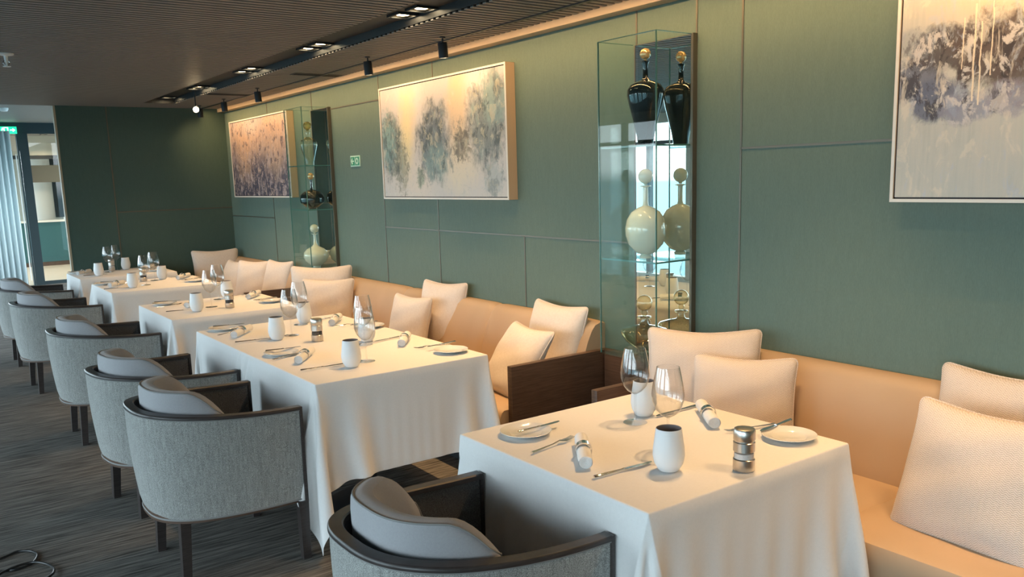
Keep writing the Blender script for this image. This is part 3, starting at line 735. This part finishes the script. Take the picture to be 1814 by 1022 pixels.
# ------------------------------------------------------------------ glass display cases with decanters
def case(yn, yf, ztop, zs, zbot, label):
    """open-backed glass box on the wall: front pane, two side panes, shelves, mirror behind"""
    cy = (yn+yf)/2; t = thing('glass_display_case', label, 'display case', (WX, cy, zbot), 0, 'glass display cases on the green wall')
    D = .262; hw = (yf-yn)/2; H_ = ztop-zbot; e_ = .005
    def pane(x0, x1, y0, y1, z0, z1, name):
        b = MB(); b.box(x0, x1, y0, y1, z0, z1, M['pane']);
        return b
    b = MB(); b.box(-.012, -.006, -hw+.006, hw-.004, 0, H_, M['mirror']); b.build('mirror', t)
    b = MB(); b.box(-.030, -.0006, -hw-.010, -hw+.004, -.01, H_+.004, M['seam']); b.box(-.014, -.0006, hw-.003, hw+.006, -.01, H_, M['seam']); b.box(-.016,-.0006,-hw+.004,hw-.003,H_,H_+.004,M['seam']); b.build('mirror_frame', t)
    for nm, (x0,x1,y0,y1) in {'front_pane': (-D,-D+.006,-hw,hw), 'side_pane': (-D+.0065,-.031,-hw,-hw+.006), 'far_side_pane': (-D+.0065,-.031,hw-.006,hw)}.items():
        b = MB(); b.box(x0,x1,y0,y1,.0,H_,M['pane'])
        # polished green edges along the rims
        if nm == 'front_pane': b.box(x0-.0008,x1+.0008,y0-.001,y0+.0025,0,H_,M['pane_edge']); b.box(x0-.0008,x1+.0008,y1-.0025,y1+.001,0,H_,M['pane_edge'])
        b.box(x0-.0005,x1+.0005,y0,y1,H_,H_+.0025,M['pane_edge'])
        b.build(nm.replace('far_', ''), t)
    for z in zs:
        b = MB(); b.box(-D+.007,-.013,-hw+.007,hw-.007,z-zbot-.008,z-zbot,M['pane'])
        b.box(-D+.0065,-D+.0085,-hw+.007,hw-.007,z-zbot-.008,z-zbot,M['pane_edge']); b.box(-D+.007,-.013,-hw+.0065,-hw+.0085,z-zbot-.008,z-zbot,M['pane_edge'])
        b.build('glass_shelf', t)
    b = MB(); b.box(-D,-.001,-hw,hw,-.006,-.0005,M['pane']); b.build('base_plate', t)
    return t
case(2.79, 3.18, 2.225, (1.728, 1.185), .700, 'tall glass display case on the wall beside the near banquette')
case(6.885, 7.27, 2.225, (1.745, 1.372, .862), .700, 'farther glass display case beside the far painting')
def ball(r, z, n_=12): return [(r*math.sin(PI*k/n_), z+r-r*math.cos(PI*k/n_)) for k in range(n_+1)]
def decanter(loc, label, body, bm_, stop, sm, group, cat='decanter', flat=None, seg=48):
    t = thing('decanter', label, cat, loc, 0, group); c = Matrix.Scale(flat, 4, (1,0,0)) if flat else Matrix.Identity(4)
    b = MB(); b.lathe(body, bm_, seg, mtx=c); b.build('bottle', t)
    b = MB(); b.lathe(stop, sm, 32); b.build('stopper', t); return t
VX, VY = 2.966, 2.985
gd = 'glass decanters in the near display case'; gd2 = 'glass decanters in the far display case'
amph = [(0,0),(.034,0),(.037,.01),(.045,.06),(.062,.13),(.078,.19),(.088,.235),(.087,.262),(.072,.285),(.045,.298),(.022,.306),(.014,.315),(.012,.34),(.013,.375),(.018,.392),(.014,.394),(0,.394)]
decanter((VX,VY,1.7285),'tall tapering black glass decanter with gold ball stopper, top shelf of near case',amph,M['jet'],[(0,.394),(.008,.396),(.006,.402)]+ball(.0265,.400)[1:],M['gold'],gd)
disc = [(0,0),(.028,0),(.030,.012),(.022,.018),(.05,.03),(.085,.07),(.099,.115),(.100,.15),(.092,.19),(.070,.226),(.040,.246),(.016,.256),(.013,.27),(.013,.345),(.027,.349),(.027,.353),(.011,.355),(0,.355)]
decanter((VX,VY,1.1855),'round opal white glass decanter with ball stopper in the near display case',disc,M['opal'],[(0,.355),(.008,.356),(.010,.364)]+ball(.036,.362)[1:],M['opal'],gd)
low = [(0,0),(.045,0),(.047,.008),(.026,.016),(.030,.026),(.09,.07),(.115,.105),(.118,.122),(.108,.134),(.06,.146),(.026,.152),(.019,.165),(.018,.185),(.034,.189),(.034,.194),(.017,.197),(0,.197)]
decanter((VX-.01,VY,.7005),'squat clear amber glass decanter at the bottom of the near display case',low,M['pale_amber'],[(0,.197),(.011,.198),(.017,.215),(.012,.225)]+ball(.040,.222)[1:],M['pale_amber'],gd)
VY2 = 7.078
decanter((VX,VY2,1.7455),'golden clear shouldered glass decanter, top of far display case',[(0,0),(.034,0),(.036,.01),(.036,.03),(.052,.09),(.070,.16),(.074,.19),(.062,.218),(.035,.232),(.019,.242),(.017,.262),(.019,.285),(.03,.288),(.03,.293),(0,.293)],M['pale_amber'],[(0,.293),(.012,.294),(.010,.305)]+ball(.036,.302)[1:],M['amber'],gd2)
decanter((VX,VY2,1.3725),'round black glass decanter with gold stopper in far display case',[(0,0),(.03,0),(.032,.006),(.06,.018),(.098,.05),(.105,.085),(.098,.12),(.07,.148),(.03,.162),(.012,.168),(.010,.18),(.011,.25),(0,.25)],M['jet'],[(0,.25),(.006,.252)]+ball(.028,.254)[1:],M['gold'],gd2)
decanter((VX,VY2,.8625),'pear shaped opal white glass decanter at foot of far display case',[(0,0),(.03,0),(.03,.008),(.05,.016),(.095,.055),(.110,.095),(.104,.13),(.075,.160),(.03,.182),(.016,.20),(.012,.23),(.012,.285),(.026,.289),(.026,.293),(0,.293)],M['opal'],[(0,.293),(.009,.294),(.010,.302)]+ball(.038,.300)[1:],M['opal'],gd2)

# ------------------------------------------------------------------ paintings
def paint_mat(name, kind):
    m = mat(name, (.7,.7,.7), .55, spec=.3); n = N(m); v = n.coord()
    # object coordinates: y runs along the wall, z up
    sx = n.new('ShaderNodeSeparateXYZ'); n.link(v, sx.inputs[0]); U, V_ = sx.outputs[1], sx.outputs[2]
    nb = n.noise(n.mapping(v, (1,1,.7)), 8, 8, .66, .5); nf = n.noise(v, 26, 6, .65, .8); st = n.noise(n.mapping(v, (1,14,.9)), 3.2, 4, .6, .3); ns = n.noise(n.mapping(v, (1,1,.45), rot=(.6,0,0)), 15, 6, .68, .7)
    def blob(u, z, ru, rz, soft=.35, rag=.9, tex=None):
        a = n.math('DIVIDE', n.math('SUBTRACT', U, u), ru); c = n.math('DIVIDE', n.math('SUBTRACT', V_, z), rz)
        d = n.math('SQRT', n.math('ADD', n.math('MULTIPLY', a, a), n.math('MULTIPLY', c, c)))
        d = n.math('ADD', d, n.math('ADD', n.math('MULTIPLY', n.math('SUBTRACT', tex or nb, .5), rag*2.6), n.math('MULTIPLY', n.math('SUBTRACT', nf, .5), rag*.9)))
        return n.math('DIVIDE', n.math('SUBTRACT', 1.+soft/2, d), soft, clamp=True)
    n2 = n.noise(n.mapping(v, (1,1,.6), (5,2,9), (.5,0,0)), 12, 7, .7, .5); n3 = n.noise(n.mapping(v, (1,1,.8), (1,8,4), (-.4,0,0)), 15, 6, .68, .6)
    mk = 0.
    if kind == 'mid':
        base = n.ramp(n.math('ADD', n.math('MULTIPLY', V_, 1.1), n.math('MULTIPLY', n.math('SUBTRACT', nb, .5), .35)), [(.0,(.60,.58,.55)), (.5,(.50,.52,.55)), (.95,(.34,.39,.46))])  # base colour darkened and cooled upward to offset the warm light above
        col = n.mix(n.math('MULTIPLY', st, .25), base, (.62,.61,.60))
        for (u, z, ru, rz, c, k) in ((.40,.18,.11,.22,(.70,.56,.36),.75),(.45,-.05,.10,.22,(.74,.66,.36),.7),(-.26,.16,.12,.26,(.74,.56,.34),.75),(-.25,-.18,.22,.16,(.76,.68,.50),.6),(.33,-.25,.30,.12,(.74,.66,.56),.5)):
            col = n.mix(n.math('MULTIPLY', blob(u,z,ru,rz,.9,.6), k), col, c)  # upper warm blobs put the spotlight pools into the paint colour
        for (u, z, ru, rz, c, k) in ((.64,-.02,.15,.20,(.13,.17,.16),.85),(.72,.02,.12,.17,(.25,.42,.40),.7),(.06,-.02,.20,.24,(.12,.16,.19),.88),(.02,-.16,.14,.15,(.22,.33,.32),.7),(-.60,.06,.22,.24,(.15,.20,.21),.85),(-.70,.20,.15,.15,(.24,.36,.36),.7),(-.30,-.05,.10,.10,(.20,.18,.14),.7),(.52,-.16,.10,.17,(.20,.22,.16),.6),(-.66,-.28,.10,.10,(.30,.40,.42),.5),(.25,-.25,.05,.07,(.22,.32,.22),.6)):
            bb_ = n.math('MULTIPLY', blob(u,z,ru,rz,.55,.85,nf if ru < .14 else None), k); mk = n.math('MAXIMUM', mk, bb_)
            col = n.mix(bb_, col, c)
        col = n.mix(n.math('MULTIPLY', mk, n.ramp(n2, [(.50,(0,0,0)),(.57,(.8,.8,.8))])), col, (.07,.09,.095))
        col = n.mix(n.math('MULTIPLY', mk, n.ramp(n3, [(.54,(0,0,0)),(.60,(.7,.7,.7))])), col, (.55,.52,.40))
        col = n.mix(n.math('MULTIPLY', mk, n.ramp(n2, [(.36,(.7,.7,.7)),(.43,(0,0,0))])), col, (.30,.42,.40))
        col = n.mix(n.math('MULTIPLY', n.ramp(ns, [(.58,(0,0,0)),(.68,(1,1,1))]), .35), col, (.74,.72,.64))
        col = n.mix(n.math('MULTIPLY', n.ramp(nf, [(.56,(0,0,0)),(.66,(1,1,1))]), .25), col, (.36,.42,.38))
    elif kind == 'far':
        g = n.math('ADD', n.math('MULTIPLY', V_, 1.0), n.math('ADD', .5, n.math('MULTIPLY', n.math('SUBTRACT', nb, .5), .9)))
        col = n.ramp(g, [(.15,(.06,.06,.09)), (.44,(.10,.095,.13)), (.58,(.28,.22,.22)), (.72,(.52,.40,.33)), (.95,(.36,.38,.42))])
        col = n.mix(n.math('MULTIPLY', blob(.42,.12,.22,.30,.9,.6), .7), col, (.66,.44,.28)); col = n.mix(n.math('MULTIPLY', blob(-.45,.16,.28,.30,.9,.6), .75), col, (.66,.46,.32)); col = n.mix(n.math('MULTIPLY', blob(.02,.22,.2,.22,.9,.6), .6), col, (.60,.42,.30))
        col = n.mix(n.math('MULTIPLY', blob(.2,.34,.30,.10,.9,.5), .6), col, (.42,.46,.50))
        low = n.ramp(n.math('ADD', g, 0.), [(.42,(1,1,1)),(.75,(.35,.35,.35))])
        col = n.mix(n.math('MULTIPLY', low, n.ramp(n2, [(.53,(0,0,0)),(.58,(.8,.8,.8))])), col, (.46,.38,.38))
        col = n.mix(n.ramp(n3, [(.54,(0,0,0)),(.60,(.8,.8,.8))]), col, (.07,.06,.09))
        col = n.mix(n.math('MULTIPLY', n.ramp(ns, [(.52,(0,0,0)),(.60,(1,1,1))]), .40), col, (.60,.48,.42))
        col = n.mix(n.math('MULTIPLY', n.ramp(st, [(.50,(0,0,0)),(.64,(1,1,1))]), .15), col, (.12,.11,.15))
        col = n.mix(n.math('MULTIPLY', n.ramp(nf, [(.56,(0,0,0)),(.62,(1,1,1))]), .5), col, (.80,.60,.46))
    else:
        col = n.ramp(n.math('ADD', n.math('MULTIPLY', st, .7), n.math('MULTIPLY', nb, .3)), [(.3,(.48,.50,.46)), (.5,(.56,.56,.51)), (.75,(.62,.59,.52))])
        col = n.mix(n.math('MULTIPLY', blob(.45,.34,.22,.13,.8,.6), .85), col, (.70,.56,.40))  # warm pool of lamp light painted into the top of the canvas
        for (u, z, ru, rz, c, k) in ((.74,.03,.11,.08,(.16,.18,.24),.92),(.66,-.04,.10,.07,(.14,.16,.23),.9),(.55,-.08,.10,.05,(.30,.31,.38),.85),(.62,.12,.14,.075,(.10,.09,.09),.95),(.48,.10,.13,.12,(.11,.085,.075),.95),(.34,.04,.14,.12,(.12,.095,.085),.9),(.42,-.06,.09,.06,(.34,.33,.40),.7),(.10,.08,.22,.18,(.14,.12,.11),.9),(-.3,.05,.25,.18,(.18,.15,.14),.85),(.76,.16,.07,.05,(.34,.37,.40),.6)):
            bb_ = n.math('MULTIPLY', blob(u,z,ru,rz,.40,.75), k); mk = n.math('MAXIMUM', mk, bb_)
            col = n.mix(bb_, col, c)
        col = n.mix(n.math('MULTIPLY', mk, n.ramp(n2, [(.52,(0,0,0)),(.57,(.85,.85,.85))])), col, (.05,.045,.05))
        col = n.mix(n.math('MULTIPLY', mk, n.ramp(n3, [(.53,(0,0,0)),(.58,(.9,.9,.9))])), col, (.66,.63,.60))
        col = n.mix(n.math('MULTIPLY', mk, n.ramp(n2, [(.38,(.8,.8,.8)),(.44,(0,0,0))])), col, (.32,.36,.46))
        col = n.mix(n.math('MULTIPLY', n.ramp(ns, [(.55,(0,0,0)),(.62,(1,1,1))]), .62), col, (.72,.66,.56))
        col = n.mix(n.math('MULTIPLY', n.ramp(n.noise(n.mapping(v, (1,1,.4), (3,1,7), (-.9,0,0)), 16, 6, .68, .6), [(.58,(0,0,0)),(.64,(1,1,1))]), .5), col, (.50,.55,.62))
        for (u, z0, z1, w) in ((.579,.05,.22,.0022),(.541,-.06,.26,.0032),(.520,-.075,.20,.0026),(.485,.02,.26,.0022)):   # paint drips
            a = n.math('LESS_THAN', n.math('ABSOLUTE', n.math('ADD', n.math('SUBTRACT', U, u), n.math('MULTIPLY', n.math('SUBTRACT', nb, .5), .02))), w)
            c = n.math('MULTIPLY', n.math('GREATER_THAN', V_, z0), n.math('LESS_THAN', V_, z1))
            col = n.mix(n.math('MULTIPLY', n.math('MULTIPLY', a, c), .8), col, (.88,.76,.58))
    n.base(col); n.bump(n.math('ADD', nf, st), .25, .004); return m
def painting(yc, zc, w, h, kind, label, D=.07):
    t = thing('framed_painting', label, 'painting', (WX, yc, zc), 0, 'abstract paintings on the green wall')
    fx = -D
    b = MB(); b.box(fx+.012, -.001, -w/2+.03, w/2-.03, -h/2+.03, h/2-.03, M['frame_gap']); b.build('backing', t)
    b = MB(); b.box(fx+.004, fx+.012, -w/2+.018, w/2-.018, -h/2+.018, h/2-.018, paint_mat('abstract_paint_'+kind, kind)); b.build('canvas', t)
    b = MB(); f = .012
    for y0,y1,z0,z1 in ((-w/2,-w/2+f,-h/2,h/2),(w/2-f,w/2,-h/2,h/2),(-w/2+f,w/2-f,-h/2,-h/2+f),(-w/2+f,w/2-f,h/2-f,h/2)):
        b.box(fx,fx+.004,y0,y1,z0,z1,M['frame']); b.box(fx+.0041,-.0008,y0,y1,z0,z1,M['frame_side'])
    b.build('frame', t)
    b = MB()
    for y0,y1,z0,z1 in ((-w/2+f,-w/2+.019,-h/2+f,h/2-f),(w/2-.019,w/2-f,-h/2+f,h/2-f),(-w/2+f,w/2-f,-h/2+f,-h/2+.019),(-w/2+f,w/2-f,h/2-.019,h/2-f)):
        b.box(fx+.008,fx+.014,y0,y1,z0,z1,M['frame_gap'])
    b.build('shadow_gap', t); return t
painting((4.217+5.85)/2, (2.273+1.461)/2, 5.85-4.217, 2.273-1.461, 'mid', 'misty abstract painting of green smudged clumps on cream, above the long banquette')
painting((7.705+9.37)/2, (2.266+1.466)/2, 9.37-7.705, .80, 'far', 'dark purple and copper abstract painting on the far stretch of green wall')
painting(1.765-.82, 1.465+.405, 1.64, .81, 'near', 'large pale abstract painting with black and lilac strokes and drips, at right')

# ------------------------------------------------------------------ tableware
def make_cup(t):
    b = MB(); b.lathe([(0,0),(.026,0),(.030,.003),(.041,.022),(.0455,.045),(.0445,.065),(.040,.095),(.0365,.122),(.0355,.1235),(.0345,.122),(.038,.095),(.042,.065),(.043,.045),(.036,.020),(0,.012)][:9], M['cup_white'], 40)
    b.build('cup_body', t)
    b = MB(); b.lathe([(.0355,.1235),(.0345,.122),(.038,.095),(.042,.065),(.043,.045),(.036,.020),(0,.012)], M['cup_dark'], 40); b.build('cup_lining', t)
def make_glass(t):
    b = MB(); prof = [(.0045,.098),(.010,.102),(.026,.112),(.040,.130),(.0485,.155),(.050,.175),(.046,.205),(.040,.235),(.0345,.258)]
    b.lathe(prof+[(.0335,.258)]+[(r-.0012, z) for r, z in prof[::-1][1:-1]]+[(0,.104)], M['wineglass'], 48); b.build('bowl', t)
    b = MB(); b.lathe([(.0045,.098),(.0036,.09),(.0034,.04),(.0042,.012),(.007,.006)], M['wineglass'], 20); b.build('stem', t)
    b = MB(); b.lathe([(.007,.006),(.02,.0036),(.040,.002),(.041,.001),(.040,0),(0,0)], M['wineglass'], 44); b.build('foot', t)
def make_plate(t):
    b = MB(); b.lathe([(0,.004),(.050,.004),(.054,.0065),(.058,.009),(.080,.0145),(.084,.0155),(.085,.0148),(.084,.0132),(.060,.005),(.050,0),(0,0)], M['porcelain'], 56); b.build('dish', t)
def make_knife(t, L=.215):
    b = MB(); b.tube([(-L/2,0,.0045),(-L/2+.003,0,.0045),(-L/2+.03,0,.0045),(0-.01,0,.004),(.002,0,.0045)], [.0045,.0065,.006,.0042,.005], M['chrome'], 12, flat=.6); b.build('handle', t)
    b = MB(); pl = [(.002,-.006),(.06*L/.215,-.010),(.085*L/.215,-.009),(L/2-.002,-.003),(L/2,.004),(L/2-.01,.006),(.002,.005)]; b.prism(pl, 'z', .0030, .0046, M['chrome'], .0004, 1); b.build('blade', t)
def make_fork(t, L=.195):
    b = MB(); b.tube([(-L/2,0,.004),(-L/2+.02,0,.004),(0,0,.006),(.03,0,.010)], [.0065,.0055,.003,.0028], M['chrome'], 10, flat=.5); b.build('handle', t)
    b = MB(); b.tube([(.028,0,.010),(.042,0,.008),(.056,0,.005)], [.003,.010,.0115], M['chrome'], 12, flat=.16)
    for k in range(4):
        y = (-1.5+k)*.0056; b.tube([(.054,y,.005),(.075,y,.005),(L/2,y,.009)], [.0018,.0015,.0009], M['chrome'], 6)
    b.build('tines', t)
def make_napkin(t, L=.235):
    b = MB(); P = []   # roll: outer body with a visible spiral at each end
    for k in range(25):
        u = -1+2*k/24; r = .0205*(1-.06*abs(u)**4) * (.93 if abs(u+.05) < .06 else 1)
        row = []
        for j in range(33):
            a = 2*PI*j/32; row.append((u*L/2, r*math.cos(a)*1.06, .0205+r*math.sin(a)*.95))
        P.append(row)
    b.grid(P, M['napkin'])
    for sx in (-1, 1):
        P = []
        for j in range(97):
            a = j/96*2*PI*4; r = .0195*(1-j/96*.86); row = []
            for w in (0, 1): row.append((sx*(L/2-.001+(.003*w if j % 24 else .0035*w)), (r-.0008)*math.cos(a)*1.06, .0205+(r-.0008)*math.sin(a)*.95))
            P.append(row)
        b.grid(P, M['napkin'])
        bb = bmesh.new(); vs = [bb.verts.new((sx*(L/2-.003), .0195*math.cos(2*PI*j/24), .0205+.0187*math.sin(2*PI*j/24))) for j in range(24)]; bb.faces.new(vs); b.merge(bb, M['napkin'])
    P = [[(x_, .022*math.cos(a), .0205+.0205*math.sin(a)) for x_ in (-.06, .10)] for a in [PI*.1+k*.02 for k in range(6)]]
    b.build('roll', t)
    b = MB(); b.lathe([(.0236,-.013),(.0256,-.013),(.0256,.013),(.0236,.013),(.0236,-.013)], M['chrome'], 40, mtx=Matrix.Translation((-.012,0,.0250)) @ Matrix.Rotation(PI/2,4,'Y')); b.build('napkin_ring', t)
def make_grinder(t, fill):
    b = MB(); b.lathe([(0,0),(.0295,0),(.0305,.002),(.0305,.032),(.0285,.034),(0,.034)], M['steel'], 40); b.build('base', t)
    b = MB(); b.lathe([(.0275,.034),(.0285,.034),(.0285,.056),(.0275,.056)], M['wineglass'], 40); b.lathe([(0,.0345),(.0268,.0345),(.0268,.050),(0,.052)], fill, 32); b.build('glass_chamber', t)
    b = MB(); b.lathe([(0,.056),(.0305,.056),(.0305,.082),(.0285,.084),(.0285,.087),(0,.087)], M['steel'], 40); b.build('collar', t)
    b = MB(); b.lathe([(0,.0875),(.0295,.0875),(.031,.090),(.031,.114),(.028,.120),(.022,.122),(0,.122)], M['steel'], 40); b.build('cap', t)
ZC = ZT+.0035
protos = {}
def put(kind, x, y, label, group, ang=0., z=ZC, tilt=0., extra=None):
    key = (kind, extra)
    if key in protos: return dup(protos[key], (x,y,z), (0, tilt, ang), label, group)
    names = {'cup':('ceramic_tumbler','tumbler'),'glass':('wine_glass','wine glass'),'plate':('side_plate','plate'),'knife':('table_knife','knife'),'butter':('butter_knife','butter knife'),'fork':('dinner_fork','fork'),'napkin':('rolled_napkin','napkin'),'grinder':('spice_grinder','grinder')}
    nm, cat = names[kind]; t = thing(nm, label, cat, (x,y,z), 0, group); t.rotation_euler = (0,tilt,ang)
    if kind == 'cup': make_cup(t)
    elif kind == 'glass': make_glass(t)
    elif kind == 'plate': make_plate(t)
    elif kind == 'knife': make_knife(t)
    elif kind == 'butter': make_knife(t, .18)
    elif kind == 'fork': make_fork(t)
    elif kind == 'napkin': make_napkin(t)
    else: make_grinder(t, M[extra])
    protos[key] = t; return t
LB = {'cup':'matt white ceramic tumbler','glass':'clear stemmed wine glass','plate':'small round white side plate','knife':'polished steel table knife','butter':'steel butter knife resting on the side plate','fork':'steel fork with four tines','napkin':'rolled white napkin in a steel ring'}
GR = {'cup':'white ceramic tumblers on the tables','glass':'wine glasses on the tables','plate':'side plates on the tables','knife':'table knives','butter':'butter knives on side plates','fork':'forks','napkin':'rolled napkins in steel rings'}
def setting(where, plate, bk, fork, nap, knife, cup, glass):
    """each argument is a position or a pair handle -> tip, measured on the table top"""
    put('plate', *plate, LB['plate']+', '+where, GR['plate'])
    def pair(kind, a, c, zz=0., tl=0., frac=.5):
        ang = math.atan2(c[1]-a[1], c[0]-a[0]); put(kind, (a[0]+c[0])/2, (a[1]+c[1])/2, LB[kind]+', '+where, GR[kind], ang, ZC+zz, tl)
    pair('butter', *bk, .0150);
    if fork: pair('fork', *fork)
    if nap: pair('napkin', *nap)
    if knife: pair('knife', *knife)
    put('cup', *cup, LB['cup']+', '+where, GR['cup'], random.random()*6)
    put('glass', *glass, LB['glass']+', '+where, GR['glass'], random.random()*6)
setting('chair side of nearest table', (1.586,2.15), ((1.545,2.136),(1.725,2.144)), ((1.480,1.978),(1.672,2.012)), ((1.513,1.765),(1.655,1.952)), ((1.484,1.697),(1.697,1.684)), (1.691,1.612), (1.822,1.740))
setting('sofa side of nearest table', (2.185,1.570), ((2.306,1.652),(2.128,1.636)), ((2.268,1.686),(2.078,1.734)), ((2.086,1.785),(2.230,1.970)), ((2.256,2.010),(2.042,2.008)), (2.032,2.056), (1.946,2.010))
setting('near chair side of long table', (1.460,4.000), ((1.400,4.050),(1.575,4.035)), ((1.378,3.895),(1.562,3.950)), ((1.440,3.725),(1.575,3.905)), ((1.386,3.573),(1.600,3.570)), (1.603,3.500), (1.703,3.552))
setting('far chair side of long table', (1.470,4.950), ((1.425,4.990),(1.600,4.960)), ((1.378,4.760),(1.562,4.840)), ((1.425,4.615),(1.575,4.795)), ((1.384,4.476),(1.598,4.457)), (1.594,4.412), (1.697,4.468))
setting('near sofa side of long table', (2.112,3.462), ((2.218,3.592),(2.045,3.570)), ((2.200,3.618),(2.010,3.642)), ((1.995,3.745),(2.130,3.930)), ((2.150,3.995),(1.940,3.955)), (1.936,4.016), (1.880,3.930))
setting('far sofa side of long table', (2.140,4.395), ((2.215,4.450),(2.040,4.440)), ((2.185,4.520),(1.998,4.550)), ((2.000,4.605),(2.130,4.790)), ((2.165,4.880),(1.960,4.840)), (1.925,4.838), (1.876,4.776))
setting('chair side of third table', (1.486,6.350), ((1.425,6.385),(1.600,6.350)), ((1.395,6.205),(1.580,6.260)), ((1.560,6.045),(1.700,6.215)), ((1.395,5.940),(1.605,5.915)), (1.568,5.828), (1.700,5.952))
setting('sofa side of third table', (2.100,5.880), ((2.170,5.960),(1.995,5.940)), ((2.200,6.040),(2.015,6.010)), ((2.030,6.150),(2.165,6.325)), ((2.140,6.400),(2.030,6.395)), (1.948,6.390), (1.866,6.318))
setting('chair side of fourth table', (1.410,8.130), ((1.390,8.150),(1.560,8.120)), ((1.390,8.000),(1.570,8.030)), ((1.400,7.815),(1.545,8.000)), ((1.400,7.700),(1.480,7.690)), (1.554,7.665), (1.679,7.768))
setting('sofa side of fourth table', (2.075,7.700), ((2.150,7.780),(1.975,7.760)), ((2.180,7.870),(1.990,7.850)), ((2.000,7.965),(2.140,8.140)), ((2.120,8.200),(2.050,8.195)), (1.908,8.140), (1.830,8.085))
setting('chair side of farthest table', (1.410,9.500), ((1.370,9.520),(1.540,9.495)), ((1.380,9.390),(1.560,9.400)), ((1.375,9.225),(1.515,9.405)), ((1.420,9.080),(1.600,9.075)), (1.530,9.010), (1.676,9.300))
setting('sofa side of farthest table', (2.060,9.020), ((2.130,9.090),(1.960,9.070)), ((2.150,9.170),(1.960,9.160)), ((1.985,9.270),(2.120,9.430)), ((2.120,9.520),(1.920,9.520)), (1.868,9.455), (1.785,9.480))
for x, y, lab, fl in ((1.853,1.478,'steel salt grinder with glass window on the nearest table','salt'),(1.742,4.215,'steel pepper grinder with dark window on the long table','pepper'),(1.790,5.832,'steel grinder beside the tumblers on the third table','pepper'),(1.740,8.12,'small steel grinder behind the wine glass on the fourth table','pepper'),(1.725,9.42,'small steel grinder between glasses on the farthest table','salt')):
    put('grinder', x, y, lab, 'steel salt and pepper grinders', 0, extra=fl)

# ------------------------------------------------------------------ cable on the carpet
def smooth_path(pts, n_=12):
    out = []; q = [Vector((x_,y_,.006)) for x_, y_ in pts]
    for i in range(len(q)-1):
        p0, p1, p2, p3 = q[max(i-1,0)], q[i], q[i+1], q[min(i+2,len(q)-1)]
        for k in range(n_):
            t_ = k/n_; out.append(.5*((2*p1)+(-p0+p2)*t_+(2*p0-5*p1+4*p2-p3)*t_**2+(-p0+3*p1-3*p2+p3)*t_**3))
    out.append(q[-1]); return out
b = MB(); pth = smooth_path([(-.15,4.16),(.05,4.15),(.184,4.178),(.253,4.212),(.305,4.18),(.322,4.11),(.292,4.033),(.23,4.01),(.16,4.03),(.05,3.98),(-.05,3.88),(.06,3.86),(.17,3.99),(.24,4.028),(.30,4.025),(.345,3.96),(.358,3.88),(.325,3.82),(.2,3.74),(.0,3.72)])
n_ = len(pth)
for i, p in enumerate(pth): p.z = .006+.006*(1 if i > n_*.6 else 0)
b.tube(pth, .0055, M['cable'], 8)
tag(b.build('coiled_cable'), 'loose black cable looped on the dark carpet at bottom left', 'cable')
